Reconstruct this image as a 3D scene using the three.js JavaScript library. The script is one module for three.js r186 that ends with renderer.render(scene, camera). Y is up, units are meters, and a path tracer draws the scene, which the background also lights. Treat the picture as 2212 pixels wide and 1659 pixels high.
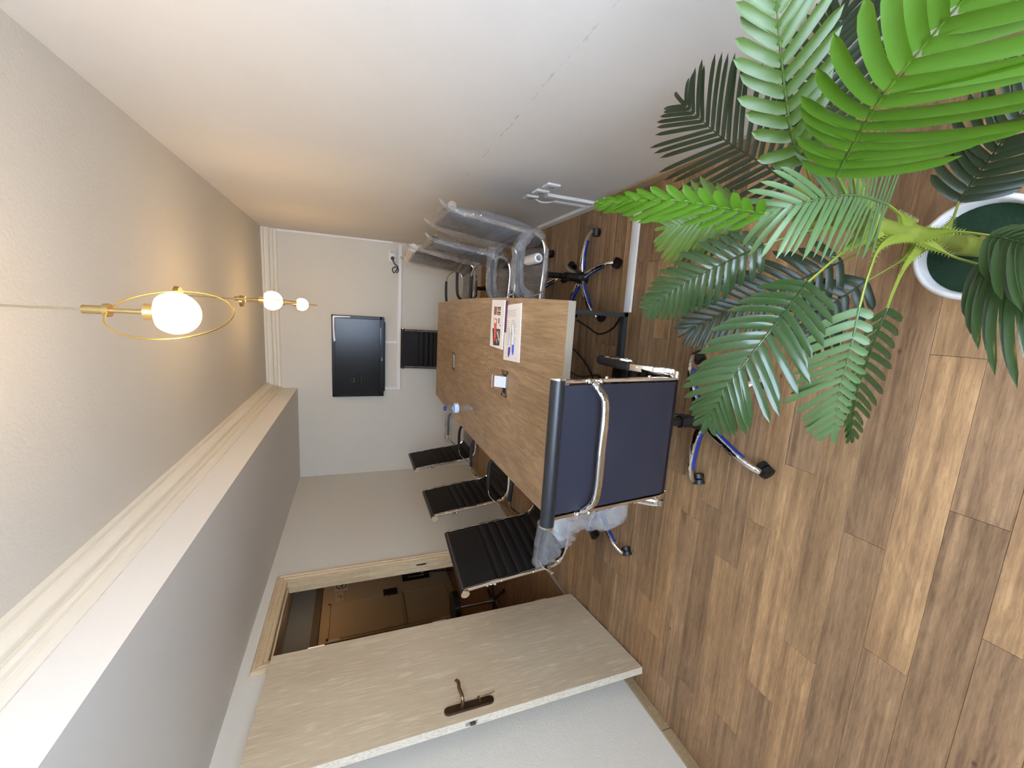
import * as THREE from 'three';
import { RoundedBoxGeometry } from 'three/addons/geometries/RoundedBoxGeometry.js';
import { mergeGeometries, toCreasedNormals } from 'three/addons/utils/BufferGeometryUtils.js';
import { RectAreaLightUniformsLib } from 'three/addons/lights/RectAreaLightUniformsLib.js';

// ------------------------------------------------------------------ camera, sky, exposure
const scene = new THREE.Scene();
const CAM = { x: 0.6761, y: 1.5365, z: 5.2982, yaw: 0.1796, pitch: 0.3645, roll: -0.005, f: 890 };
const camera = new THREE.PerspectiveCamera((2 * Math.atan(829.5 / CAM.f) * 180) / Math.PI, 2212 / 1659, 0.02, 60);
{
  // the phone was held upright and the picture lies on its side: its right edge is the floor
  const m = new THREE.Matrix4().makeRotationY(CAM.yaw)
    .multiply(new THREE.Matrix4().makeRotationX(-CAM.pitch))
    .multiply(new THREE.Matrix4().makeRotationZ(CAM.roll))
    .multiply(new THREE.Matrix4().makeRotationZ(-Math.PI / 2));
  camera.quaternion.setFromRotationMatrix(m);
  camera.position.set(CAM.x, CAM.y, CAM.z);
}
const renderer = new THREE.WebGLRenderer({ antialias: true });
renderer.toneMapping = THREE.LinearToneMapping;
renderer.toneMappingExposure = 1.0;
renderer.shadowMap.enabled = true;
RectAreaLightUniformsLib.init();
scene.background = new THREE.Color().setRGB(0.76, 0.93, 1.2);   // overcast daylight outside the window
scene.backgroundIntensity = 21;
const LAMP_POWER = 0.6, HALL_POWER = 0.5;

// ------------------------------------------------------------------ room measures (metres)
const XR = 1.438, XL = -1.421, H = 2.463, XB = -0.316, YB = 2.160, ZB = 6.05, WT = 0.14, WL = 0.08;
const YC = 2.318, ZC = 0.072;
const WIN = { x0: -0.2, x1: 1.4, y0: 0.9, y1: 2.32 };
const DOOR = { z0: 2.105, z1: 2.86, y: 2.02 };

// ------------------------------------------------------------------ small helpers
const V = (x, y, z) => new THREE.Vector3(x, y, z);
const taken = new Map();
function numbered(n) { const k = taken.get(n) ?? 0; taken.set(n, k + 1); return k ? `${n}_${String(k).padStart(3, '0')}` : n; }
function mesh(name, geo, mat, parent) {
  const g = Array.isArray(geo) ? merge(geo) : geo;
  const o = new THREE.Mesh(g, mat);
  o.name = parent ? name : numbered(name);
  o.castShadow = o.receiveShadow = true;
  (parent ?? scene).add(o);
  return o;
}
function merge(list) {
  const fixed = list.map((g) => {
    let q = g.index ? g.toNonIndexed() : g;
    for (const k of Object.keys(q.attributes)) if (!['position', 'normal', 'uv'].includes(k)) q.deleteAttribute(k);
    if (!q.attributes.uv) q.setAttribute('uv', new THREE.BufferAttribute(new Float32Array(q.attributes.position.count * 2), 2));
    if (!q.attributes.normal) q.computeVertexNormals();
    return q;
  });
  return fixed.length === 1 ? fixed[0] : mergeGeometries(fixed, false);
}
function thing(name, label, category, pos = [0, 0, 0], turn = 0, group) {
  const o = new THREE.Group();
  o.name = numbered(name); scene.add(o);
  o.position.set(...pos); o.rotation.y = turn;
  o.userData = { label, category };
  if (group) o.userData.group = group;
  return o;
}
function tag(o, label, category, group) { o.userData.label = label; o.userData.category = category; if (group) o.userData.group = group; return o; }
function struct(name, geo, mat, label) {
  const o = mesh(name, geo, mat); o.userData.kind = 'structure';
  if (label) o.userData.label = label;
  return o;
}
function partGroup(name, parent) { const g = new THREE.Group(); g.name = name; parent.add(g); return g; }
// box given by its two corners, uv in metres
function box(x0, x1, y0, y1, z0, z1, r = 0) {
  const w = Math.abs(x1 - x0), h = Math.abs(y1 - y0), d = Math.abs(z1 - z0);
  const g = r > 0 ? new RoundedBoxGeometry(w, h, d, 2, Math.min(r, w / 2.01, h / 2.01, d / 2.01)) : new THREE.BoxGeometry(w, h, d);
  g.translate((x0 + x1) / 2, (y0 + y1) / 2, (z0 + z1) / 2);
  return metricUV(g);
}
function metricUV(g0, s = 1) {
  const g = g0.index ? g0.toNonIndexed() : g0;
  const p = g.attributes.position, n = g.attributes.normal, uv = new Float32Array(p.count * 2);
  for (let i = 0; i < p.count; i++) {
    const ax = Math.abs(n.getX(i)), ay = Math.abs(n.getY(i)), az = Math.abs(n.getZ(i));
    let u, v;
    if (ax >= ay && ax >= az) { u = p.getZ(i); v = p.getY(i); } else if (ay >= az) { u = p.getX(i); v = p.getZ(i); } else { u = p.getX(i); v = p.getY(i); }
    uv[i * 2] = u * s; uv[i * 2 + 1] = v * s;
  }
  g.setAttribute('uv', new THREE.BufferAttribute(uv, 2));
  return g;
}
function cyl(r0, r1, h, seg, x, y, z, rx = 0, ry = 0, rz = 0) {
  const g = new THREE.CylinderGeometry(r1, r0, h, seg);
  g.rotateX(rx); g.rotateY(ry); g.rotateZ(rz); g.translate(x, y, z);
  return g;
}
function tube(pts, r, seg = 40, rad = 10, closed = false, tension = 0.5) {
  return new THREE.TubeGeometry(new THREE.CatmullRomCurve3(pts, closed, 'catmullrom', tension), seg, r, rad, closed);
}
function sph(r, x, y, z, ws = 14, hs = 10) { const g = new THREE.SphereGeometry(r, ws, hs); g.translate(x, y, z); return g; }
// sweep of a closed cross-section along a path. section(t) -> [[a, b], ...] with a along side, b along normal
function sweep(path, sideOf, section, caps = true) {
  const pos = [], idx = [], uvs = [];
  const n = path.length, T = V(0, 0, 0), S = V(0, 0, 0), N = V(0, 0, 0);
  let m = 0, len = 0;
  for (let i = 0; i < n; i++) {
    T.subVectors(path[Math.min(i + 1, n - 1)], path[Math.max(i - 1, 0)]).normalize();
    S.copy(sideOf(i / (n - 1), T)); S.addScaledVector(T, -S.dot(T)).normalize();
    N.crossVectors(S, T).normalize();
    if (i) len += path[i].distanceTo(path[i - 1]);
    const sec = section(i / (n - 1)); m = sec.length;
    for (let k = 0; k < m; k++) {
      const [a, b] = sec[k];
      pos.push(path[i].x + S.x * a + N.x * b, path[i].y + S.y * a + N.y * b, path[i].z + S.z * a + N.z * b);
      uvs.push(a, len);
    }
  }
  for (let i = 0; i < n - 1; i++) for (let k = 0; k < m; k++) {
    const a = i * m + k, b = i * m + ((k + 1) % m), c = a + m, d = b + m;
    idx.push(a, c, b, b, c, d);
  }
  if (caps) for (const i of [0, n - 1]) for (let k = 1; k < m - 1; k++) {
    const o = i * m;
    if (i === 0) idx.push(o, o + k, o + k + 1); else idx.push(o, o + k + 1, o + k);
  }
  const g = new THREE.BufferGeometry();
  g.setAttribute('position', new THREE.Float32BufferAttribute(pos, 3));
  g.setAttribute('uv', new THREE.Float32BufferAttribute(uvs, 2));
  g.setIndex(idx);
  g.computeVertexNormals();
  return g;
}
const rectSec = (w, h) => [[-w / 2, -h / 2], [w / 2, -h / 2], [w / 2, h / 2], [-w / 2, h / 2]];
function ovalSec(w, h, k = 12, pw = 2.6) {
  const out = [];
  for (let i = 0; i < k; i++) {
    const a = (i / k) * Math.PI * 2, c = Math.cos(a), s = Math.sin(a);
    out.push([Math.sign(c) * Math.abs(c) ** (2 / pw) * w / 2, Math.sign(s) * Math.abs(s) ** (2 / pw) * h / 2]);
  }
  return out;
}
function smoothPath(pts, n) { return new THREE.CatmullRomCurve3(pts, false, 'catmullrom', 0.5).getSpacedPoints(n); }
const crease = (g, a = 0.7) => toCreasedNormals(g, a);

// ------------------------------------------------------------------ noise and textures
let seed = 7;
const rnd = () => { seed = (seed * 1664525 + 1013904223) >>> 0; return seed / 4294967296; };
const hash = (x, y, s) => { let h = (x * 374761393 + y * 668265263 + s * 1274126177) | 0; h = Math.imul(h ^ (h >>> 13), 1274126177); return ((h ^ (h >>> 16)) >>> 0) / 4294967296; };
function vn(x, y, s = 0, px = 0, py = 0) {
  let xi = Math.floor(x), yi = Math.floor(y);
  const fx = x - xi, fy = y - yi, u = fx * fx * (3 - 2 * fx), v = fy * fy * (3 - 2 * fy);
  const w = (q, p) => (p ? ((q % p) + p) % p : q);
  const x0 = w(xi, px), x1 = w(xi + 1, px), y0 = w(yi, py), y1 = w(yi + 1, py);
  const a = hash(x0, y0, s), b = hash(x1, y0, s), c = hash(x0, y1, s), d = hash(x1, y1, s);
  return a + (b - a) * u + (c - a) * v + (a - b - c + d) * u * v;
}
const fbm = (x, y, s, o = 3) => { let t = 0, a = 0.5, n = 0; for (let i = 0; i < o; i++) { t += a * vn(x, y, s + i * 17); n += a; x *= 2.03; y *= 2.03; a *= 0.5; } return t / n; };
function dataTex(w, h, fn, srgb = true, repeat = true) {
  const d = new Uint8Array(w * h * 4);
  for (let y = 0; y < h; y++) for (let x = 0; x < w; x++) {
    const c = fn(x, y), k = (y * w + x) * 4;
    d[k] = Math.max(0, Math.min(255, c[0])); d[k + 1] = Math.max(0, Math.min(255, c[1])); d[k + 2] = Math.max(0, Math.min(255, c[2])); d[k + 3] = 255;
  }
  const t = new THREE.DataTexture(d, w, h, THREE.RGBAFormat);
  if (srgb) t.colorSpace = THREE.SRGBColorSpace;
  t.magFilter = THREE.LinearFilter; t.minFilter = THREE.LinearFilter;
  if (repeat) t.wrapS = t.wrapT = THREE.RepeatWrapping;
  t.needsUpdate = true;
  return t;
}
function canvasTex(w, h, draw) {
  const c = document.createElement('canvas'); c.width = w; c.height = h;
  draw(c.getContext('2d'), w, h);
  const t = new THREE.CanvasTexture(c); t.colorSpace = THREE.SRGBColorSpace; t.magFilter = THREE.LinearFilter;
  return t;
}
const mixc = (a, b, t) => [a[0] + (b[0] - a[0]) * t, a[1] + (b[1] - a[1]) * t, a[2] + (b[2] - a[2]) * t];

// floor boards: eight strips, each one board long
const STRIPS = 8, SW = 2048, SH = 1024;
const floorTex = dataTex(SW, SH, (x, y) => {
  const k = Math.floor(y / (SH / STRIPS)), yy = (y % (SH / STRIPS)) / (SH / STRIPS), xx = x / SW;
  const warp = fbm(xx * 4, yy * 1.2, 40 + k, 3) * 2;
  const arc = (yy - 0.3 - 0.4 * hash(k, 1, 2)) ** 2 * 16 * Math.sin(xx * 3.3 + k * 1.7);
  const cath = 0.5 + 0.5 * Math.sin((arc + warp * 3.4 + yy * 6) * 4.4), where = Math.max(0, Math.min(1, (fbm(xx * 3.2, yy * 1.1, 350 + k, 2) - 0.42) * 4));
  const fine = fbm(xx * 30, yy * 46, 90 + k, 3), pore = vn(xx * 120, yy * 80, 140 + k), blot = fbm(xx * 8, yy * 2.5, 200 + k, 3), streak = fbm(xx * 1.6, yy * 9, 300 + k, 3);
  let t = 0.5 + 0.2 * (cath - 0.5) * where + 0.55 * (fine - 0.5) + 0.5 * (blot - 0.5) + 0.95 * (streak - 0.5);
  let c = mixc([120, 95, 70], [192, 159, 122], Math.max(0, Math.min(1, t)));
  if (pore > 0.82) c = mixc(c, [94, 70, 48], (pore - 0.82) * 1.8);
  const kn = Math.hypot((xx - 0.2 - 0.6 * hash(k, 3, 5)) * 90, (yy - 0.3 - 0.4 * hash(k, 5, 9)) * 16);
  if (kn < 1 && k % 3 === 0) c = mixc([84, 58, 38], c, kn);
  return c;
});
const oakTex = dataTex(1024, 2048, (x, y) => {
  const u = x / 1024, v = y / 2048;
  const warp = fbm(u * 7, v * 4, 500, 3);
  const ring = Math.sin((u * 26 + warp * 9) * 2.3), ring2 = Math.sin((u * 120 + warp * 40 + fbm(u * 22, v * 14, 520, 2) * 9) * 1.6);
  const fine = fbm(u * 150, v * 18, 540, 3), blot = fbm(u * 9, v * 5, 560, 3), pore = vn(u * 210 + 3 * warp, v * 40, 580);
  let t = 0.5 + 0.07 * ring + 0.12 * ring2 * Math.max(0, blot * 2 - 0.6) + 0.75 * (fine - 0.5) + 0.45 * (blot - 0.5);
  let c = mixc([116, 92, 66], [180, 150, 116], Math.max(0, Math.min(1, t)));
  if (pore > 0.72) c = mixc(c, [106, 86, 66], (pore - 0.72) * 1.7);
  return c;
});
const paleTex = dataTex(1024, 1024, (x, y) => {   // bleached oak foil of the door
  const u = x / 1024, v = y / 1024;
  const a = vn(u * 150 + fbm(u * 6, v * 6, 610, 2) * 4, v * 26, 620), b = fbm(u * 150, v * 34, 640, 2), c0 = fbm(u * 6, v * 4, 660, 3), d = vn(u * 90 + 4 * fbm(u * 5, v * 9, 690, 2), v * 16, 680);
  let t = 0.42 + 0.34 * (b - 0.5) + 0.45 * (c0 - 0.5);
  if (a > 0.74) t += (a - 0.74) * 1.7; if (d > 0.72) t += (d - 0.72) * 1.3;
  return mixc([183, 163, 134], [222, 207, 180], Math.max(0, Math.min(1, t)));
});
const edgeTex = dataTex(256, 1024, (x, y) => {   // foil on the door edge, with cathedral rings
  const u = x / 256, v = y / 1024, w = fbm(u * 2, v * 9, 700, 3);
  const r = 0.5 + 0.5 * Math.sin((u * 4 + w * 12 + Math.sin(v * 22) * 1.5) * 3.2), f = fbm(u * 40, v * 40, 720, 2);
  return mixc([190, 178, 155], [232, 224, 206], Math.max(0, Math.min(1, 0.35 * r + 0.6 * f + 0.1)));
});
const plasterBump = dataTex(512, 512, (x, y) => { const g = 255 * (0.55 * vn(x / 8, y / 8, 800, 64, 64) + 0.3 * vn(x / 3.2, y / 3.2, 810, 160, 160) + 0.15 * vn(x / 32, y / 32, 820, 16, 16)); return [g, g, g]; }, false);
const bubbleBump = dataTex(256, 256, (x, y) => {   // rows of small bubbles and fine creases
  const s = 32, row = Math.floor(y / s), cx = ((x + (row % 2) * s / 2) % s) - s / 2, cy = (y % s) - s / 2;
  const b = Math.max(0, 1 - (cx * cx + cy * cy) / 150), g = 255 * (0.6 * b + 0.4 * vn(x / 12, y / 26, 860, 0, 0)); return [g, g, g];
}, false);
const weaveBump = dataTex(128, 128, (x, y) => { const g = 150 + 60 * Math.sin((x * Math.PI) / 4) * Math.sin((y * Math.PI) / 4) + 40 * hash(x, y, 4); return [g, g, g]; }, false);
const crackedTex = dataTex(2048, 820, (x, y) => {   // the right wall: paint, faint unevenness and one hairline crack at 1.0 m
  const z = (x / 2048) * (ZB + 0.2) , h = (y / 820) * 2.6;
  let g = 219 + 5 * (fbm(x / 60, y / 60, 900, 3) - 0.5);
  const line = 1.006 + 0.012 * (fbm(z * 9, 3.3, 910, 3) - 0.5) + 0.004 * (vn(z * 60, 1.5, 920) - 0.5);
  const gap = vn(z * 22, 7.7, 930) * 0.6 + vn(z * 70, 2.2, 935) * 0.4;
  let k = 0;
  if (z > 2.62 && z < 4.35 && Math.abs(h - line) < 0.0022 && gap > 0.45) k = Math.min(1, (gap - 0.45) * 3);
  return mixc([g, g * 0.978, g * 0.945], [168, 164, 160], k * 0.7);
}, true, false);
const greenBump = dataTex(128, 128, (x, y) => { const g = 255 * vn(x / 2, y / 2, 950, 64, 64); return [g, g, g]; }, false);

// ------------------------------------------------------------------ materials
const STD = (o) => new THREE.MeshStandardMaterial(o), PHY = (o) => new THREE.MeshPhysicalMaterial(o);
const withRepeat = (t, u, v) => { const c = t.clone(); c.repeat.set(u, v); c.needsUpdate = true; return c; };
const M = {
  wall: STD({ color: 0xd8d2c5, roughness: 0.85, bumpMap: withRepeat(plasterBump, 2.2, 2.2), bumpScale: 0.0012 }),
  wallRight: STD({ map: crackedTex, roughness: 0.85 }),
  ceiling: STD({ color: 0xd0cabe, roughness: 0.9, bumpMap: withRepeat(plasterBump, 2, 2), bumpScale: 0.001 }),
  soffit: STD({ color: 0xe4e1da, roughness: 0.55 }),
  cornice: STD({ color: 0xe2dccd, roughness: 0.7 }),
  subfloor: STD({ color: 0x2e2016, roughness: 0.9 }),
  door: STD({ map: withRepeat(paleTex, 0.9, 0.49), roughness: 0.5 }),
  doorEdge: STD({ map: withRepeat(edgeTex, 14, 1.6), roughness: 0.5 }),
  frame: STD({ map: withRepeat(paleTex, 1.6, 0.7), color: 0xfff6e6, roughness: 0.5 }),
  skirting: STD({ map: withRepeat(paleTex, 0.7, 2.2), color: 0xcabfae, roughness: 0.6 }),
  bronze: STD({ color: 0x5a4a3d, roughness: 0.32, metalness: 0.85 }),
  brass: STD({ color: 0xb59a66, roughness: 0.3, metalness: 0.9 }),
  steel: STD({ color: 0xc8c8c8, roughness: 0.3, metalness: 1 }),
  chrome: STD({ color: 0xe8e6e2, roughness: 0.07, metalness: 1 }),
  white: STD({ color: 0xe9e7e2, roughness: 0.45 }),
  whiteTrunk: STD({ color: 0xeceae5, roughness: 0.4 }),
  black: STD({ color: 0x0d0d0e, roughness: 0.45 }),
  blackSoft: STD({ color: 0x121214, roughness: 0.62 }),
  leather: PHY({ color: 0x08080a, roughness: 0.6, specularIntensity: 0.5, bumpMap: withRepeat(weaveBump, 40, 40), bumpScale: 0.0003 }),
  navyBack: STD({ color: 0x1f222e, roughness: 0.4, bumpMap: withRepeat(weaveBump, 60, 60), bumpScale: 0.00025 }),
  roll: STD({ color: 0x14161a, roughness: 0.4 }),
  oak: STD({ map: withRepeat(oakTex, 0.85, 0.5), roughness: 0.42 }),
  oakEdge: STD({ color: 0x968a78, roughness: 0.45 }),
  tableSteel: STD({ color: 0x3c4042, roughness: 0.5, metalness: 0.2 }),
  blueFilm: PHY({ color: 0x123a9a, roughness: 0.18, transmission: 0.35, thickness: 0, clearcoat: 0.6 }),
  wrap: PHY({ color: 0xf0f1f2, roughness: 0.17, transmission: 0.88, thickness: 0, ior: 1.35, bumpMap: withRepeat(bubbleBump, 9, 9), bumpScale: 0.0025, side: THREE.DoubleSide }),
  glass: PHY({ color: 0xffffff, roughness: 0.0, transmission: 1, thickness: 0 }),
  bottle: PHY({ color: 0xf4faff, roughness: 0.04, transmission: 0.97, thickness: 0, ior: 1.45 }),
  blueCap: STD({ color: 0x21357e, roughness: 0.4 }),
  paper: STD({ color: 0xece8e6, roughness: 0.8 }),
  purple: STD({ color: 0x5c1238, roughness: 0.6 }),
  bluePlastic: STD({ color: 0x1c2f9c, roughness: 0.3 }),
  clearPlastic: PHY({ color: 0xf3f5f8, roughness: 0.1, transmission: 0.6, thickness: 0 }),
  tv: PHY({ color: 0x0a0a0a, roughness: 0.3, specularIntensity: 0.5 }),
  screen: PHY({ color: 0x080706, roughness: 0.22, specularIntensity: 0.6 }),
  sticker: STD({ color: 0xcfcac4, roughness: 0.25 }),
  leafBright: PHY({ color: 0x3f640a, roughness: 0.36, transmission: 0.12, thickness: 0, side: THREE.DoubleSide }),
  leafFresh: PHY({ color: 0x435c14, roughness: 0.4, transmission: 0.15, thickness: 0, side: THREE.DoubleSide }),
  leafDark: PHY({ color: 0x222b18, roughness: 0.36, specularIntensity: 0.5, side: THREE.DoubleSide }),
  leafGreen: PHY({ color: 0x283a1a, roughness: 0.2, specularIntensity: 0.7, side: THREE.DoubleSide }),
  leafPale: STD({ color: 0x4a6238, roughness: 0.5, side: THREE.DoubleSide }),
  stalk: STD({ color: 0x76822a, roughness: 0.45 }),
  sheath: STD({ color: 0x6c7428, roughness: 0.5 }),
  pot: STD({ color: 0xe8e4e0, roughness: 0.45 }),
  grass: STD({ color: 0x143a1e, roughness: 0.95, bumpMap: withRepeat(greenBump, 6, 6), bumpScale: 0.004 }),
  cork: STD({ color: 0x7c5530, roughness: 0.9 }),
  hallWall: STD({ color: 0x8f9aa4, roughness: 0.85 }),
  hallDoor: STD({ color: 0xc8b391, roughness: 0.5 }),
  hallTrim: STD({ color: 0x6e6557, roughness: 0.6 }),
};
const FLOOR_TINTS = [0xf6f0ea, 0xe9e0d8, 0xdcd2c9, 0xfff3e2, 0xd0c7c0, 0xefe4d6].map((c) => STD({ map: floorTex, color: c, roughness: 0.5 }));

// ------------------------------------------------------------------ the room shell
{
  const f = struct('floor', box(XL - WL, XR, -0.12, -0.006, 0, ZB), M.subfloor, 'brown wood board floor');
  const W = 0.1175, Z0 = 4.62, L = 0.953, joints = { 2: -0.09, 1: 0.212, 0: -0.32, [-1]: 0.022, [-2]: -0.495, [-3]: 0.173, [-4]: -0.11, [-5]: -0.35, [-7]: -0.248 };
  let n = 0;
  for (let r = -40; r <= 14; r++) {
    const z0 = Math.max(0, Z0 + r * W), z1 = Math.min(ZB, Z0 + (r + 1) * W);
    if (z1 - z0 < 0.01) continue;
    const hall = z0 > DOOR.z0 - 0.02 && z1 < DOOR.z1 + 0.02, x0 = hall ? XL - 0.06 : XL, j = joints[r] ?? (hash(r + 60, 3, 11) - 0.5) * L;
    for (let k = -4; k < 4; k++) {
      const a = Math.max(x0, j + k * L), b = Math.min(XR, j + (k + 1) * L);
      if (b - a < 0.03) continue;
      const st = Math.floor(hash(r + 60, k + 9, 21) * STRIPS), ti = Math.floor(hash(r + 60, k + 9, 33) * FLOOR_TINTS.length), flip = hash(r + 60, k + 9, 44) > 0.5;
      const e = 0.0004, c = 0.0009, P = [], U = [], I = [];
      const add = (x, y, z) => { P.push(x, y, z); let u = (x - (j + k * L)) / L, v = (z - (Z0 + r * W)) / W; if (flip) { u = 1 - u; v = 1 - v; } U.push(u, (st + 0.03 + 0.94 * v) / STRIPS); return P.length / 3 - 1; };
      const ring = (d, y) => [add(a + d, y, z0 + d), add(b - d, y, z0 + d), add(b - d, y, z1 - d), add(a + d, y, z1 - d)];
      const t = ring(e + c, 0), s = ring(e, -0.0008), q = ring(e, -0.006);
      I.push(t[0], t[2], t[1], t[0], t[3], t[2]);
      for (const [A, B] of [[t, s], [s, q]]) for (let m = 0; m < 4; m++) { const o = (m + 1) % 4; I.push(A[m], A[o], B[m], A[o], B[o], B[m]); }
      const g = new THREE.BufferGeometry();
      g.setAttribute('position', new THREE.Float32BufferAttribute(P, 3)); g.setAttribute('uv', new THREE.Float32BufferAttribute(U, 2)); g.setIndex(I);
      mesh('plank', crease(g.toNonIndexed(), 0.3), FLOOR_TINTS[ti], f); n++;
    }
  }
}
function wallWithHole(axis, at, thick, a0, a1, y0, y1, hole) {   // axis 'x': wall lies in z/y at x = at, growing towards -x ; 'z': in x/y at z = at, growing towards +z
  const s = new THREE.Shape(); s.moveTo(a0, y0); s.lineTo(a1, y0); s.lineTo(a1, y1); s.lineTo(a0, y1);
  if (hole.y0 <= y0) { // a doorway: cut from below
    const d = new THREE.Shape(); d.moveTo(a0, y0); d.lineTo(hole.a0, y0); d.lineTo(hole.a0, hole.y1); d.lineTo(hole.a1, hole.y1); d.lineTo(hole.a1, y0); d.lineTo(a1, y0); d.lineTo(a1, y1); d.lineTo(a0, y1);
    s.curves = d.curves;
  } else { const h = new THREE.Path(); h.moveTo(hole.a0, hole.y0); h.lineTo(hole.a0, hole.y1); h.lineTo(hole.a1, hole.y1); h.lineTo(hole.a1, hole.y0); s.holes.push(h); }
  const g = new THREE.ExtrudeGeometry(s, { depth: thick, bevelEnabled: false });
  if (axis === 'x') { g.rotateY(-Math.PI / 2); g.translate(at, 0, 0); } else g.translate(0, 0, at);
  return metricUV(g);
}
struct('ceiling', box(XL - WL, XR + WT, H, H + 0.12, -WT, ZB + WT), M.ceiling);
struct('wall_far', box(XL - WL, XR + WT, -0.12, H, -WT, 0), M.wall);
{
  const g = new THREE.BoxGeometry(WT, H + 0.12, ZB); g.translate(XR + WT / 2, H / 2 - 0.06, ZB / 2);
  const q = g.toNonIndexed(), p = q.attributes.position, uv = q.attributes.uv;
  for (let i = 0; i < p.count; i++) uv.setXY(i, p.getZ(i) / (ZB + 0.2), Math.max(0, p.getY(i)) / 2.6);
  struct('wall_right', q, M.wallRight);
}
struct('wall_left', wallWithHole('x', XL, WL, 0, ZB, -0.12, H, { a0: DOOR.z0 - 0.03, a1: DOOR.z1 + 0.03, y0: -0.12, y1: DOOR.y + 0.03 }), M.wall);
struct('wall_back', wallWithHole('z', ZB, WT, XL - WL, XR + WT, -0.12, H, { a0: WIN.x0, a1: WIN.x1, y0: WIN.y0, y1: WIN.y1 }), M.wall);
struct('trim_1', box(XL, XB, YB, H, 0, ZB), M.soffit, 'boxed soffit along the left wall');
function corniceSection() {   // [out from the wall, down from the ceiling]
  const out = [[0, 0], [ZC, 0], [ZC, 0.022], [ZC - 0.014, 0.024], [ZC - 0.014, 0.032]];
  for (let i = 0; i <= 6; i++) { const a = (i / 6) * Math.PI / 2; out.push([ZC - 0.014 - 0.02 * (1 - Math.cos(a)), 0.032 + 0.038 * Math.sin(a)]); }
  out.push([ZC - 0.046, 0.072], [ZC - 0.046, 0.08]);
  for (let i = 0; i <= 6; i++) { const a = (i / 6) * Math.PI; out.push([ZC - 0.046 + 0.011 * Math.sin(a), 0.08 + 0.013 * (1 - Math.cos(a))]); }
  out.push([ZC - 0.053, 0.108], [ZC - 0.053, 0.114], [0.02, 0.116], [0.02, 0.132], [0.006, H - YC], [0, H - YC]);
  return out;
}
function prism(sec, from, to, outDir) {
  const pos = [], s = sec.map(([o, d]) => [outDir.x * o, -d, outDir.z * o]), m = s.length;
  const F = (i, e) => [s[i][0] + e.x, s[i][1] + e.y, s[i][2] + e.z];
  for (let i = 0; i < m - 1; i++) pos.push(...F(i, from), ...F(i + 1, from), ...F(i, to), ...F(i + 1, from), ...F(i + 1, to), ...F(i, to));
  for (let i = 1; i < m - 1; i++) pos.push(...F(0, from), ...F(i + 1, from), ...F(i, from), ...F(0, to), ...F(i, to), ...F(i + 1, to));
  const g = new THREE.BufferGeometry(); g.setAttribute('position', new THREE.Float32BufferAttribute(pos, 3));
  g.setAttribute('uv', new THREE.BufferAttribute(new Float32Array(pos.length / 3 * 2), 2)); g.computeVertexNormals();
  return g;
}
struct('trim_2', prism(corniceSection(), V(XB, H, 0), V(XR, H, 0), V(0, 0, 1)), new THREE.MeshStandardMaterial({ color: 0xe2dccd, roughness: 0.7, side: THREE.DoubleSide }), 'moulded cornice along the far wall');
struct('trim_3', prism(corniceSection(), V(XB, H, 0), V(XB, H, ZB), V(1, 0, 0)), M.cornice, 'moulded cornice along the soffit');
M.cornice.side = THREE.DoubleSide;
struct('baseboard_right', box(XR - 0.014, XR, 0, 0.066, 2.93, ZB, 0.003), M.skirting);
struct('baseboard_left', [box(XL, XL + 0.014, 0, 0.054, 2.99, 3.92, 0.003), box(XL, XL + 0.0145, 0, 0.054, 3.925, ZB, 0.003), box(XL, XL + 0.014, 0, 0.054, 0, 2.02, 0.003)], M.skirting);
// window behind the camera
{
  const w = new THREE.Group(); w.name = 'window_1'; w.userData = { kind: 'structure', label: 'white framed window' }; scene.add(w);
  const z0 = ZB + 0.05, z1 = ZB + 0.11, t = 0.06;
  mesh('window_frame', [box(WIN.x0, WIN.x0 + t, WIN.y0, WIN.y1, z0, z1), box(WIN.x1 - t, WIN.x1, WIN.y0, WIN.y1, z0, z1), box(WIN.x0, WIN.x1, WIN.y0, WIN.y0 + t, z0, z1), box(WIN.x0, WIN.x1, WIN.y1 - t, WIN.y1, z0, z1)], M.white, w);
  mesh('mullion', box((WIN.x0 + WIN.x1) / 2 - 0.035, (WIN.x0 + WIN.x1) / 2 + 0.035, WIN.y0, WIN.y1, z0 - 0.005, z1), M.white, w);
  const xm = (WIN.x0 + WIN.x1) / 2;
  mesh('pane', box(WIN.x0 + t, xm - 0.035, WIN.y0 + t, WIN.y1 - t, ZB + 0.078, ZB + 0.082), M.glass, w);
  mesh('pane', box(xm + 0.035, WIN.x1 - t, WIN.y0 + t, WIN.y1 - t, ZB + 0.078, ZB + 0.082), M.glass, w);
  mesh('window_sill', box(WIN.x0 - 0.05, WIN.x1 + 0.05, WIN.y0 - 0.03, WIN.y0, ZB - 0.12, ZB + 0.05, 0.006), M.white, w);
}
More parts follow.
